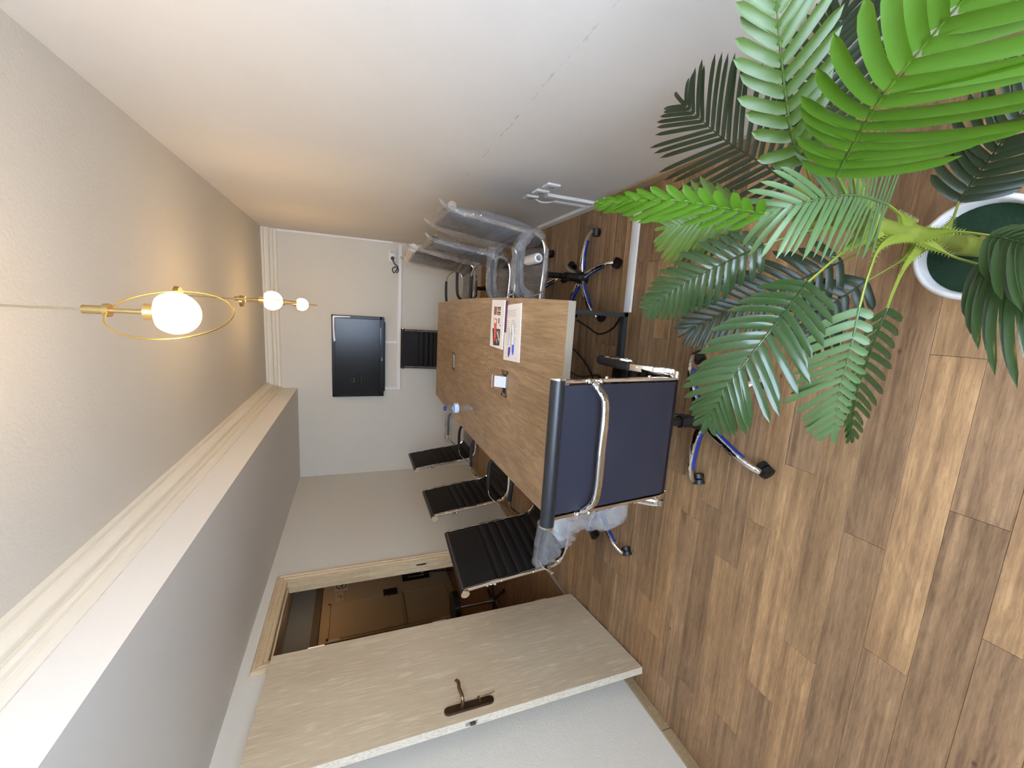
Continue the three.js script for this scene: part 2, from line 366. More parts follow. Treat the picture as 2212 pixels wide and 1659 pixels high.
// ------------------------------------------------------------------ doorway: lining, architrave, threshold
{
  const d = new THREE.Group(); d.name = 'door_1'; d.userData = { kind: 'structure', label: 'pale oak door frame' }; scene.add(d);
  const y = DOOR.y, a = DOOR.z0, b = DOOR.z1, x0 = XL - WL - 0.004, x1 = XL + 0.004;
  mesh('door_jamb', box(x0, x1, 0, y, a - 0.028, a, 0.002), M.frame, d);
  mesh('door_jamb', box(x0, x1, 0, y, b, b + 0.028, 0.002), M.frame, d);
  mesh('door_head', box(x0, x1, y, y + 0.028, a - 0.028, b + 0.028, 0.002), M.frame, d);
  mesh('door_stop', [box(XL - WL - 0.004, XL - 0.045, 0, y, a, a + 0.01), box(XL - WL - 0.004, XL - 0.045, 0, y, b - 0.01, b), box(XL - WL - 0.004, XL - 0.045, y - 0.01, y, a, b)], M.frame, d);
  // architrave: stepped profile, mitred at the corners: [distance from the opening, proud of the wall]
  const prof = [[0.004, 0], [0.004, 0.012], [0.022, 0.014], [0.026, 0.02], [0.04, 0.021], [0.044, 0.016], [0.05, 0.016], [0.058, 0.024], [0.072, 0.02], [0.08, 0.006], [0.08, 0]];
  const arch = (pts) => { const P = []; for (let i = 0; i < prof.length - 1; i++) { const A = pts(prof[i]), B = pts(prof[i + 1]); P.push(...A[0], ...B[0], ...A[1], ...B[0], ...B[1], ...A[1]); } const g = new THREE.BufferGeometry(); g.setAttribute('position', new THREE.Float32BufferAttribute(P, 3)); g.computeVertexNormals(); return metricUV(crease(g, 0.4)); };
  const fm = M.frame; fm.side = THREE.DoubleSide;
  mesh('architrave', arch(([o, p]) => [[XL + p, 0, a - o], [XL + p, y + o, a - o]]), fm, d);
  mesh('architrave', arch(([o, p]) => [[XL + p, 0, b + o], [XL + p, y + o, b + o]]), fm, d);
  mesh('architrave', arch(([o, p]) => [[XL + p, y + o, a - o], [XL + p, y + o, b + o]]), fm, d);
  mesh('strike_plate', [box(XL - 0.032, XL - 0.016, 0.98, 1.06, a, a + 0.0015, 0.0006)], M.steel, d);
  mesh('threshold', box(XL - 0.06, XL - 0.03, -0.004, 0.006, a, b, 0.002), STD({ color: 0xb9b2a6, roughness: 0.35, metalness: 0.5 }), d);
}
// the leaf, swung round into the room
{
  const ang = 0.1446, Lw = 0.827;
  const t = thing('door_leaf', 'pale oak veneer door leaf standing wide open along the left wall', 'door', [XL + 0.04, 0.012, 2.866], 0);
  t.rotation.y = ang;                                    // local +z runs from the hinges to the lock edge
  const th = 0.038;
  mesh('panel', box(-th, 0, 0, 1.988, 0, Lw - 0.0015), M.door, t);
  mesh('edge_band', box(-th, 0, 0, 1.988, Lw - 0.0015, Lw), M.doorEdge, t);
  const h = partGroup('lever_handle', t), hz = Lw - 0.075, hy = 1.03;
  const pl = new THREE.Shape(); const r = 0.021, ph = 0.125;
  pl.absarc(0, ph - r, r, 0, Math.PI); pl.absarc(0, -ph + r, r, Math.PI, Math.PI * 2);
  const pg = new THREE.ExtrudeGeometry(pl, { depth: 0.007, bevelEnabled: true, bevelSize: 0.003, bevelThickness: 0.003, bevelSegments: 2, curveSegments: 12 });
  pg.rotateY(Math.PI / 2); pg.translate(0.001, hy - 0.035, hz);
  mesh('back_plate', pg, M.bronze, h);
  mesh('lever', [crease(sweep(smoothPath([V(0.008, hy, hz), V(0.045, hy, hz), V(0.058, hy + 0.001, hz - 0.018), V(0.06, hy + 0.004, hz - 0.06), V(0.06, hy - 0.002, hz - 0.1), V(0.056, hy + 0.004, hz - 0.125)], 30), () => V(0, 1, 0), (q) => ovalSec(0.018, 0.015 - 0.003 * q)), 1.2), cyl(0.012, 0.012, 0.012, 16, 0.012, hy, hz, 0, 0, Math.PI / 2)], STD({ color: 0x7c6a52, roughness: 0.3, metalness: 0.9 }), h);
  mesh('key', [tube([V(0.008, hy - 0.09, hz), V(0.032, hy - 0.09, hz)], 0.0022, 6, 8), tube([V(0.032, hy - 0.085, hz), V(0.036, hy - 0.1, hz), V(0.034, hy - 0.14, hz - 0.004), V(0.037, hy - 0.17, hz - 0.006)], 0.0026, 16, 8), cyl(0.01, 0.01, 0.0025, 14, 0.034, hy - 0.084, hz, 0, 0, Math.PI / 2)], M.brass, h);
  const l = partGroup('mortise_lock', t);
  mesh('face_plate', box(-0.03, -0.012, 0.975, 1.035, Lw, Lw + 0.0012), M.steel, l);
  mesh('latch', box(-0.026, -0.014, 0.985, 1.012, Lw, Lw + 0.012, 0.003), STD({ color: 0x55565a, roughness: 0.35, metalness: 0.9 }), l);
  for (const yy of [0.25, 1.0, 1.75]) mesh('hinge', cyl(0.007, 0.007, 0.09, 12, -0.004, yy, -0.006), M.steel, t);
}
// ------------------------------------------------------------------ hallway beyond the doorway
{
  const HX = -3.95, A = -2.6, B = 4.4;
  struct('floor_hallway', box(HX, XL - WL, -0.12, -0.001, A, B), new THREE.MeshStandardMaterial({ map: withRepeat(floorTex, 1 / 0.953, 1 / 0.94), color: 0xe8cdb4, roughness: 0.45 }));
  struct('ceiling_hallway', box(HX - 0.1, XL - WL, H, H + 0.12, A, B), M.ceiling);
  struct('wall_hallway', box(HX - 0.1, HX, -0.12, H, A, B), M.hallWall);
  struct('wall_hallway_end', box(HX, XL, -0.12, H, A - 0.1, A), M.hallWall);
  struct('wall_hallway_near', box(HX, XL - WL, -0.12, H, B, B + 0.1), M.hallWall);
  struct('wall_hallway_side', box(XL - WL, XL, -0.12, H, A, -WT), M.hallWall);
  const d = new THREE.Group(); d.name = 'door_2'; d.userData = { kind: 'structure', label: 'cream panelled hallway door' }; scene.add(d);
  const z0 = -1.95, z1 = -0.1, x = HX;
  mesh('door_head', box(x, x + 0.05, 2.03, 2.13, z0, z1 + 0.08, 0.004), M.hallTrim, d);
  mesh('door_jamb', box(x, x + 0.05, 0, 2.03, z1, z1 + 0.08, 0.004), M.hallTrim, d);
  mesh('door_panel', box(x + 0.005, x + 0.03, 0.01, 2.03, z0, z1 - 0.06, 0.003), M.hallDoor, d);
  const frameBox = (y0, y1, a, b) => [box(x + 0.03, x + 0.042, y0, y1, a, a + 0.035, 0.004), box(x + 0.03, x + 0.042, y0, y1, b - 0.035, b, 0.004), box(x + 0.03, x + 0.042, y0, y0 + 0.035, a, b, 0.004), box(x + 0.03, x + 0.042, y1 - 0.035, y1, a, b, 0.004)];
  const lf = mesh('door_panel', box(x + 0.03, x + 0.032, 0.06, 1.96, -0.98, -0.16), M.hallDoor, d);
  mesh('panel_moulding', frameBox(0.12, 0.86, -0.96, -0.2), M.hallDoor, d);
  mesh('panel_moulding', frameBox(1.06, 1.93, -0.96, -0.2), M.hallDoor, d);
  mesh('cross_rail', box(x + 0.03, x + 0.046, 0.86, 1.06, -0.8, -0.2, 0.004), M.hallDoor, d);
  mesh('lock', [box(x + 0.03, x + 0.06, 0.9, 1.12, -1.06, -0.92, 0.006), cyl(0.014, 0.014, 0.02, 12, x + 0.066, 0.98, -0.99, 0, 0, Math.PI / 2), cyl(0.014, 0.014, 0.02, 12, x + 0.066, 1.05, -0.99, 0, 0, Math.PI / 2)], M.bronze, d);
  for (const yy of [0.2, 1.75]) mesh('hinge', box(x + 0.02, x + 0.07, yy, yy + 0.14, -0.17, -0.12, 0.006), M.white, d);
  // notices
  const noSmoke = canvasTex(256, 256, (c, w, h) => { c.fillStyle = '#d9cdb8'; c.fillRect(0, 0, w, h); c.strokeStyle = '#2a201c'; c.lineWidth = 18; c.beginPath(); c.arc(128, 128, 92, 0, 7); c.stroke(); c.beginPath(); c.moveTo(64, 64); c.lineTo(192, 192); c.stroke(); c.fillStyle = '#2a201c'; c.fillRect(70, 134, 100, 22); c.fillRect(176, 134, 14, 22); });
  const redMark = canvasTex(256, 160, (c, w, h) => { c.fillStyle = '#d6c6a8'; c.fillRect(0, 0, w, h); c.fillStyle = '#9c1c14'; c.font = 'bold 110px serif'; c.fillText('5', 90, 122); c.fillRect(28, 96, 70, 16); });
  const plate = (name, tex, label, y, z, w, h, frame) => {
    const t = thing(name, label, 'sign', [x + 0.03, y, z]);
    mesh('board', box(0, 0.008, -h / 2, h / 2, -w / 2, w / 2, 0.001), frame ?? M.paper, t);
    const s = frame ? 0.62 : 1, g = new THREE.PlaneGeometry(w * s, h * s); g.rotateY(Math.PI / 2); g.translate(0.0092, 0, 0);
    mesh('print', g, STD({ map: tex, roughness: 0.7 }), t);
  };
  plate('round_notice', noSmoke, 'small notice with black no smoking ring high on the hallway door', 1.76, -1.36, 0.2, 0.2);
  plate('red_notice', redMark, 'small notice with red print beside the hallway door panel', 1.78, -1.12, 0.2, 0.13);
  plate('framed_notice', noSmoke, 'black framed no smoking notice low on the hallway wall', 0.56, -1.42, 0.42, 0.46, M.black);
  // black chair and a stand further along
  const c = thing('hallway_chair', 'black chair standing by the hallway wall under the framed notice', 'chair', [-3.45, 0, -1.05], 0.4);
  mesh('seat', box(-0.2, 0.2, 0.43, 0.47, -0.2, 0.2, 0.015), M.blackSoft, c);
  mesh('backrest', box(-0.2, -0.16, 0.55, 0.85, -0.2, 0.2, 0.02), M.blackSoft, c);
  for (const sx of [-1, 1]) for (const sz of [-1, 1]) mesh('leg', tube([V(sx * 0.17, 0.43, sz * 0.17), V(sx * 0.2, 0, sz * 0.2)], 0.011, 4, 8), M.black, c);
  for (const sz of [-1, 1]) mesh('back_frame', tube([V(-0.18, 0.43, sz * 0.17), V(-0.19, 0.6, sz * 0.17)], 0.011, 4, 8), M.black, c);
  const s = thing('hallway_stool', 'swivel stool with grey column and flat black feet beyond the doorway', 'stool', [-2.6, 0, 1.28], 0);
  mesh('column', [cyl(0.035, 0.022, 0.12, 16, 0, 0.1, 0), cyl(0.02, 0.02, 0.34, 16, 0, 0.3, 0)], M.steel, s);
  mesh('seat', cyl(0.18, 0.17, 0.06, 28, 0, 0.5, 0), M.blackSoft, s);
  for (let k = 0; k < 5; k++) { const a = 0.92 + (k * Math.PI * 2) / 5; mesh('foot', sweep([V(0, 0.05, 0), V(Math.sin(a) * 0.15, 0.04, Math.cos(a) * 0.15), V(Math.sin(a) * 0.34, 0.012, Math.cos(a) * 0.34)], () => V(Math.cos(a), 0, -Math.sin(a)), () => rectSec(0.024, 0.018)), M.black, s); }
  // hallway ceiling lamp
  const hl = thing('hallway_lamp', 'round ceiling lamp of the hallway', 'lamp', [-3.1, H, -0.55]);
  mesh('lamp_base', cyl(0.12, 0.12, 0.02, 28, 0, -0.01, 0), M.white, hl);
  const dome = new THREE.SphereGeometry(0.11, 24, 12, 0, Math.PI * 2, Math.PI / 2, Math.PI / 2); dome.scale(1, 0.6, 1); dome.translate(0, -0.02, 0);
  mesh('lamp_shade', dome, STD({ color: 0xfff0d8, emissive: 0xffc98a, emissiveIntensity: 1.2, roughness: 0.6 }), hl);
  const pl = new THREE.PointLight(0xffd2a0, HALL_POWER, 0, 2); pl.position.set(0, -0.12, 0); pl.castShadow = true; pl.shadow.radius = 3; hl.add(pl);
}
// ------------------------------------------------------------------ wall fittings
const trunk = (name, geo, label) => tag(mesh(name, geo, M.whiteTrunk), label, 'cable trunking');
trunk('cable_trunking', box(XR - 0.022, XR, 1.11, YC, 0.002, 0.02, 0.002), 'thin white vertical cable trunking in the far right corner');
trunk('cable_trunking', box(-0.345, XR - 0.024, 1.0, 1.04, 0, 0.016, 0.002), 'long white horizontal cable trunking on the far wall under the television');
trunk('cable_trunking', box(0.235, 0.262, 1.042, 1.2, 0, 0.014, 0.002), 'short white upright trunking under the middle of the television');
trunk('cable_trunking', box(-0.343, -0.316, 1.042, 1.2, 0, 0.014, 0.002), 'short white upright trunking under the left end of the television');
trunk('cable_trunking', box(XR - 0.024, XR, 0, 0.055, 0.02, 2.92, 0.003), 'low white trunking along the foot of the right wall');
trunk('cable_trunking', box(XR - 0.02, XR, 0.056, 0.4, 2.742, 2.79, 0.003), 'wider white upright trunking below the middle wall socket');
trunk('cable_trunking', box(XR - 0.014, XR, 0.056, 0.29, 2.645, 2.672, 0.003), 'narrower white upright trunking beside the nearest table chair');
function socket(pos, turn, label, round = true) {
  const s = thing('wall_socket', label, 'socket', pos, turn);
  mesh('plate', box(-0.042, 0.042, -0.042, 0.042, 0, 0.012, 0.004), M.white, s);
  mesh('insert', round ? [cyl(0.026, 0.026, 0.003, 24, 0, 0, 0.0125, Math.PI / 2), box(-0.03, 0.03, -0.03, 0.03, 0.011, 0.0128, 0.001)] : box(-0.028, 0.028, -0.028, 0.028, 0.012, 0.0145, 0.002), STD({ color: 0xcfccc6, roughness: 0.4 }), s);
  mesh('cavity', cyl(0.019, 0.019, 0.002, 20, 0, 0, 0.0135, Math.PI / 2), STD({ color: 0xa9a6a0, roughness: 0.5 }), s);
  return s;
}
socket([XR, 0.448, 2.94], -Math.PI / 2, 'white wall socket nearest the palm on the right wall');
socket([XR, 0.452, 2.80], -Math.PI / 2, 'middle white socket of the three on the right wall');
socket([XR, 0.46, 2.655], -Math.PI / 2, 'white wall socket with a thin cable, nearest the wrapped chair');
tag(mesh('wall_cable', tube([V(XR - 0.012, 0.418, 2.655), V(XR - 0.018, 0.38, 2.64), V(XR - 0.018, 0.34, 2.65), V(XR - 0.008, 0.288, 2.658)], 0.005, 24, 8), M.white), 'short white cable from socket into narrow trunking', 'cable');
{
  const s = thing('wall_socket', 'white double socket box on the far wall near the right corner', 'socket', [1.3, 1.112, 0]);
  mesh('plate', box(-0.09, 0.055, -0.045, 0.045, 0, 0.03, 0.006), M.white, s);
  mesh('insert', box(0.0, 0.045, -0.03, 0.03, 0.03, 0.033, 0.002), STD({ color: 0xc9c6c0, roughness: 0.4 }), s);
  const c = thing('power_plug', 'black plug with a looped cord hanging on the far wall', 'plug', [1.245, 1.11, 0.03]);
  mesh('plug', [cyl(0.022, 0.018, 0.04, 16, 0, 0, 0.02, Math.PI / 2), cyl(0.01, 0.008, 0.03, 12, -0.02, -0.004, 0.03, 0, 0, Math.PI / 2)], M.black, c);
  const loop = [V(-0.03, -0.006, 0.03), V(-0.06, -0.02, 0.02), V(-0.085, -0.055, 0), V(-0.11, -0.06, -0.008)];
  for (let k = 0; k <= 8; k++) { const a = 0.4 + (k / 8) * 5.6; loop.push(V(-0.13 - 0.035 * Math.cos(a), -0.035 - 0.035 * Math.sin(a) * -1, -0.01 + 0.001 * k)); }
  mesh('cord', tube(loop, 0.006, 60, 8), M.black, c);
}
// television
{
  const t = thing('television', 'black flat television mounted on the far wall', 'television', [0.0652, 1.494, 0]);
  const w = 0.485, h = 0.292, z = 0.06;
  mesh('housing', [box(-w, w, -h, h, 0.022, z - 0.012, 0.006), box(-0.2, 0.2, -0.15, 0.15, 0.0, 0.024, 0.004), box(-w + 0.06, w - 0.06, -h - 0.014, -h + 0.02, 0.026, z - 0.006, 0.008)], M.tv, t);
  const bz = 0.038, bb = 0.05;
  mesh('bezel', [box(-w, -w + bz, -h, h, z - 0.014, z, 0.004), box(w - bz, w, -h, h, z - 0.014, z, 0.004), box(-w, w, h - bz, h, z - 0.014, z, 0.004), box(-w, w, -h, -h + bb, z - 0.014, z, 0.004)], M.tv, t);
  mesh('screen', box(-w + bz - 0.002, w - bz + 0.002, -h + bb - 0.002, h - bz + 0.002, z - 0.013, z - 0.004), M.screen, t);
  const logo = canvasTex(128, 48, (c, W, Hh) => { c.fillStyle = '#0b0b0c'; c.fillRect(0, 0, W, Hh); c.fillStyle = '#d8d8d8'; c.beginPath(); c.arc(30, 24, 15, 0, 7); c.fill(); c.font = 'bold 30px sans-serif'; c.fillText('LG', 56, 35); });
  const lg = new THREE.PlaneGeometry(0.052, 0.0195); lg.translate(-0.02, -h + 0.024, z + 0.0006);
  mesh('badge', lg, STD({ map: logo, roughness: 0.4 }), t);
  const faint = canvasTex(512, 512, (c, W, Hh) => { c.fillStyle = '#080706'; c.fillRect(0, 0, W, Hh); c.fillStyle = '#3c3c3c'; c.fillRect(60, 60, 300, 16); c.beginPath(); c.arc(110, 190, 46, 0, 7); c.fill(); c.font = 'bold 100px sans-serif'; c.fillText('LG', 190, 226); c.fillStyle = '#2c2c2c'; c.fillRect(70, 320, 340, 18); c.fillRect(110, 352, 250, 12); c.fillStyle = '#3c3c3c'; c.fillRect(60, 440, 380, 24); });
  const fg = new THREE.PlaneGeometry(0.115, 0.16); fg.translate(-0.27, 0.03, z - 0.0034);
  mesh('screen_print', fg, PHY({ map: faint, roughness: 0.22, specularIntensity: 0.6 }), t);
  const st = new THREE.Shape(); st.moveTo(w - 0.012, h - 0.014); st.lineTo(w - 0.012, h - 0.2); st.lineTo(w - 0.02, h - 0.21); st.lineTo(w - 0.03, h - 0.032); st.lineTo(w - 0.14, h - 0.03); st.lineTo(w - 0.22, h - 0.034); st.lineTo(w - 0.3, h - 0.04); st.lineTo(w - 0.31, h - 0.022); st.lineTo(w - 0.25, h - 0.016);
  const sg = new THREE.ExtrudeGeometry(st, { depth: 0.0008, bevelEnabled: false }); sg.translate(0, 0, z + 0.0004);
  mesh('protective_film', sg, M.sticker, t);
  mesh('indicator', box(w - 0.34, w - 0.13, -h + 0.032, -h + 0.046, z, z + 0.001), STD({ color: 0x2a2c30, roughness: 0.15 }), t);
}
// ------------------------------------------------------------------ pendant lamps
function pendant(pos, turn, label) {
  const t = thing('pendant_lamp', label, 'lamp', pos, turn, 'ring pendant lamps over the table');
  const R = 0.136, drop = H - pos[1];
  mesh('ceiling_rose', cyl(0.045, 0.05, 0.022, 28, 0, drop - 0.011, 0), M.brass, t);
  mesh('cord', tube([V(0, drop - 0.02, 0), V(0, (drop + R) / 2, 0), V(0, R + 0.04, 0)], 0.0028, 8, 8), STD({ color: 0x8a7a5c, roughness: 0.6 }), t);
  mesh('cord_grip', [cyl(0.011, 0.011, 0.05, 16, 0, R + 0.025, 0), cyl(0.017, 0.017, 0.012, 16, 0, R + 0.002, 0)], M.brass, t);
  const ring = new THREE.TorusGeometry(R, 0.002, 10, 80);
  mesh('ring', ring, STD({ color: 0xd2b25e, roughness: 0.25, metalness: 0.9 }), t);
  mesh('stem', cyl(0.006, 0.006, R - 0.035, 12, 0, (R + 0.035) / 2, 0), M.brass, t);
  mesh('lamp_holder', cyl(0.018, 0.022, 0.03, 20, 0, 0.045, 0), M.brass, t);
  const g = new THREE.SphereGeometry(0.056, 32, 20, 0, Math.PI * 2, Math.PI * 0.27, Math.PI * 0.73); g.translate(0, -0.006, 0);
  const cap = new THREE.CircleGeometry(0.056 * Math.sin(Math.PI * 0.27), 28); cap.rotateX(-Math.PI / 2); cap.translate(0, -0.006 + 0.056 * Math.cos(Math.PI * 0.27), 0);
  mesh('globe', [g, cap], STD({ color: 0xfff1d0, emissive: 0xffe3a0, emissiveIntensity: 6, roughness: 0.4 }), t);
  const l = new THREE.PointLight(0xffd294, LAMP_POWER, 0, 2); l.position.set(0, -0.01, 0); l.castShadow = true; l.shadow.radius = 2.6;
  t.add(l);
}
pendant([0.625, 1.99, 3.93], Math.PI / 2 - 0.46, 'ring pendant lamp with glowing globe hanging nearest the palm');
pendant([0.671, 2.0, 2.45], Math.PI / 2 + 0.06, 'middle ring pendant lamp with glowing globe');
pendant([0.65, 1.99, 1.05], Math.PI / 2 + 0.05, 'ring pendant lamp with glowing globe hanging nearest the television');

// ------------------------------------------------------------------ conference table
const TT = 0.75;
{
  const t = thing('conference_table', 'long oak laminate conference table with bowed sides in the middle of the room', 'table');
  const cx = 0.276, zA = 1.098, zB = 3.831, zm = (zA + zB) / 2, e = 0.466, b = 0.494, th = 0.034;
  const half = (z) => e + (b - e) * (1 - ((z - zm) / ((zB - zA) / 2)) ** 2);
  const top = (a, c) => {
    const s = new THREE.Shape(), N = 18;
    for (let i = 0; i <= N; i++) { const z = a + ((c - a) * i) / N; s[i ? 'lineTo' : 'moveTo'](cx + half(z), -z); }
    for (let i = N; i >= 0; i--) { const z = a + ((c - a) * i) / N; s.lineTo(cx - half(z), -z); }
    return s;
  };
  for (const [a, c] of [[zA, zm - 0.0008], [zm + 0.0008, zB]]) {
    const p = partGroup('tabletop', t);
    const g = new THREE.ExtrudeGeometry(top(a, c), { depth: th - 0.0016, bevelEnabled: false }); g.rotateX(-Math.PI / 2); g.translate(0, TT - th, 0);
    mesh('edge_band', g, M.oakEdge, p);
    const f = new THREE.ShapeGeometry(top(a, c)); f.rotateX(-Math.PI / 2);
    const q = new THREE.ExtrudeGeometry(top(a, c), { depth: 0.0015, bevelEnabled: false }); q.rotateX(-Math.PI / 2); q.translate(0, TT - 0.0015, 0);
    mesh('surface', metricUV(q), M.oak, p);
  }
  const tb = 0.045, td = 0.025;
  for (const z of [1.75, 3.175]) {
    mesh('leg_frame', [box(0.698, 0.698 + td, 0, TT - th, z - tb / 2, z + tb / 2, 0.002), box(-0.13, -0.13 + td, 0, TT - th, z - tb / 2, z + tb / 2, 0.002), box(-0.13, 0.723, 0, 0.028, z - tb / 2, z + tb / 2, 0.002), box(-0.13, 0.723, TT - th - 0.04, TT - th, z - tb / 2, z + tb / 2, 0.002)], M.tableSteel, t);
  }
  mesh('beam', [box(0.05, 0.1, TT - th - 0.06, TT - th, 1.2, 3.6, 0.002), box(0.45, 0.5, TT - th - 0.06, TT - th, 1.2, 3.6, 0.002)], M.tableSteel, t);
}
// power boxes let into the top
function flipBox(name, label, x, z, open) {
  const t = thing(name, label, 'power box', [x, TT + 0.0002, z]);
  mesh('plate', [box(-0.075, 0.075, 0, 0.003, -0.045, -0.028, 0.001), box(-0.075, 0.075, 0, 0.003, 0.03, 0.045, 0.001), box(-0.075, -0.055, 0, 0.003, -0.045, 0.045, 0.001), box(0.055, 0.075, 0, 0.003, -0.045, 0.045, 0.001)], STD({ color: 0x8d8676, roughness: 0.35, metalness: 0.6 }), t);
  if (open) {   // the socket block stands tilted up out of the plate
    const s = new THREE.Shape(); s.moveTo(-0.028, 0); s.lineTo(0.028, 0); s.lineTo(0.02, 0.052);
    const g = new THREE.ExtrudeGeometry(s, { depth: 0.062, bevelEnabled: false }); g.rotateY(Math.PI / 2); g.translate(-0.02, 0.0035, 0);
    mesh('socket_block', g, STD({ color: 0xd9dde2, roughness: 0.4 }), t);
    const c = box(-0.022, 0.044, 0, 0.002, -0.03, 0.03, 0.0008); c.rotateX(-0.35); c.translate(0, 0.064, -0.03);
    mesh('cover', c, M.paper, t);
    mesh('cavity', box(-0.055, 0.055, 0.0004, 0.0018, -0.028, 0.03), M.blackSoft, t);
  } else {
    mesh('lid', box(-0.054, 0.054, 0.0005, 0.004, -0.027, 0.029, 0.001), STD({ color: 0x9a927f, roughness: 0.3, metalness: 0.7 }), t);
    mesh('handle_slot', box(-0.05, 0.05, 0.003, 0.006, 0.012, 0.026, 0.001), M.chrome, t);
  }
}
flipBox('table_power_box', 'closed metal power box in the far half of the table', 0.254, 1.869, false);
flipBox('table_power_box', 'open power box with white flap standing up in the near half of the table', 0.29, 3.156, true);
// papers, brochures and pens
function sheet(name, label, corner, turn, w, d, y, hgt, tex, matBase, category, group) {
  const t = thing(name, label, category, [corner[0], y, corner[1]], turn, group);
  mesh('sheets', box(-w / 2, w / 2, 0, hgt, -d / 2, d / 2, 0.0004), matBase ?? M.paper, t);
  if (tex) { const g = new THREE.PlaneGeometry(w * 0.995, d * 0.995); g.rotateX(-Math.PI / 2); g.translate(0, hgt + 0.0003, 0); mesh('print', g, STD({ map: tex, roughness: 0.7 }), t); }
  return t;
}
const docTex = canvasTex(724, 512, (c, w, h) => {
  c.fillStyle = '#f0ece8'; c.fillRect(0, 0, w, h); c.fillStyle = '#8d8a88';
  c.save(); c.translate(w, 0); c.rotate(Math.PI / 2);                 // text runs along the short side
  c.strokeStyle = '#9a9794'; c.strokeRect(60, 60, 380, 110);
  for (let r = 0; r < 7; r++) c.fillRect(80, 72 + r * 13, 330 - (r * 37) % 90, 3);
  for (let r = 0; r < 13; r++) { c.fillRect(60, 200 + r * 26, 90 + (r * 41) % 60, 4); c.fillRect(230, 200 + r * 26, 120 + (r * 53) % 70, 3); c.fillRect(230, 210 + r * 26, 90 + (r * 31) % 100, 3); }
  c.fillStyle = '#333'; c.font = 'bold 17px sans-serif'; c.fillText('000', 70, 690); c.fillText('00', 400, 690);
  c.restore();
});
const brochTex = canvasTex(640, 420, (c, w, h) => {
  c.fillStyle = '#f4f1f0'; c.fillRect(0, 0, w, h);
  c.fillStyle = '#3a332e'; c.beginPath(); c.moveTo(20, 120); c.lineTo(250, 60); c.lineTo(260, 330); c.lineTo(40, 330); c.fill();
  c.fillStyle = '#e9e4dd'; c.beginPath(); c.moveTo(90, 300); c.lineTo(210, 220); c.lineTo(230, 240); c.lineTo(120, 316); c.fill(); c.fillRect(60, 230, 60, 14); c.fillRect(150, 280, 90, 10);
  c.fillStyle = '#c8452c'; c.beginPath(); c.moveTo(70, 130); c.lineTo(390, 110); c.lineTo(390, 200); c.lineTo(90, 210); c.fill();
  c.fillStyle = '#f4e3dc'; for (let i = 0; i < 7; i++) c.fillRect(130 + i * 30, 150, 18, 12);
  c.fillStyle = '#f7f2ee'; c.fillRect(330, 118, 48, 60);
  c.fillStyle = '#8a4a20'; c.fillRect(440, 90, 110, 90); c.fillStyle = '#5a3a26'; c.fillRect(440, 200, 48, 110); c.fillRect(500, 200, 48, 110);
  c.fillStyle = '#e8c9a4'; for (let i = 0; i < 3; i++) { c.fillRect(452 + i * 34, 120, 16, 16); c.fillRect(450, 214 + i * 32, 20, 16); c.fillRect(510, 214 + i * 32, 20, 16); }
  c.fillStyle = '#6a665f'; c.fillRect(330, 250, 70, 40); c.fillRect(300, 300, 18, 30);
  c.fillStyle = '#e0a48e'; c.fillRect(300, 88, 130, 10);
});
sheet('paper_stack', 'stack of white printed price sheets lying nearest the table edge', [0.578, 3.235], 0.05, 0.3, 0.235, TT, 0.005, docTex, M.paper, 'papers');
sheet('folder', 'dark purple folder under the brochure stack', [0.66, 3.10], -0.02, 0.17, 0.1, TT + 0.0055, 0.003, null, M.purple, 'folder');
sheet('brochure_stack', 'stack of brochures with red and brown print beside the price sheets', [0.615, 3.01], -0.015, 0.275, 0.225, TT + 0.0088, 0.006, brochTex, M.paper, 'brochures');
function pen(x, z, turn, label, tip) {
  const t = thing('pen', label, 'pen', [x, TT + 0.0105, z], turn, 'pens on the price sheets');
  mesh('barrel', cyl(0.0046, 0.0042, 0.085, 12, -0.012, 0, 0, 0, 0, Math.PI / 2), M.clearPlastic, t);
  mesh('grip', cyl(0.0052, 0.0048, 0.04, 12, -0.072, 0, 0, 0, 0, Math.PI / 2), M.bluePlastic, t);
  mesh('nib', cyl(0.004, 0.001, 0.016, 12, -0.1, 0, 0, 0, 0, Math.PI / 2), tip, t);
  mesh('cap', [cyl(0.005, 0.005, 0.022, 12, 0.04, 0, 0, 0, 0, Math.PI / 2), box(0.0, 0.05, 0.0045, 0.006, -0.0015, 0.0015)], M.steel, t);
}
pen(0.57, 3.268, 0.12, 'clear and blue pen nearer the table edge on the price sheets', M.bluePlastic);
pen(0.552, 3.228, -0.1, 'clear and blue pen nearer the brochures on the price sheets', M.bluePlastic);
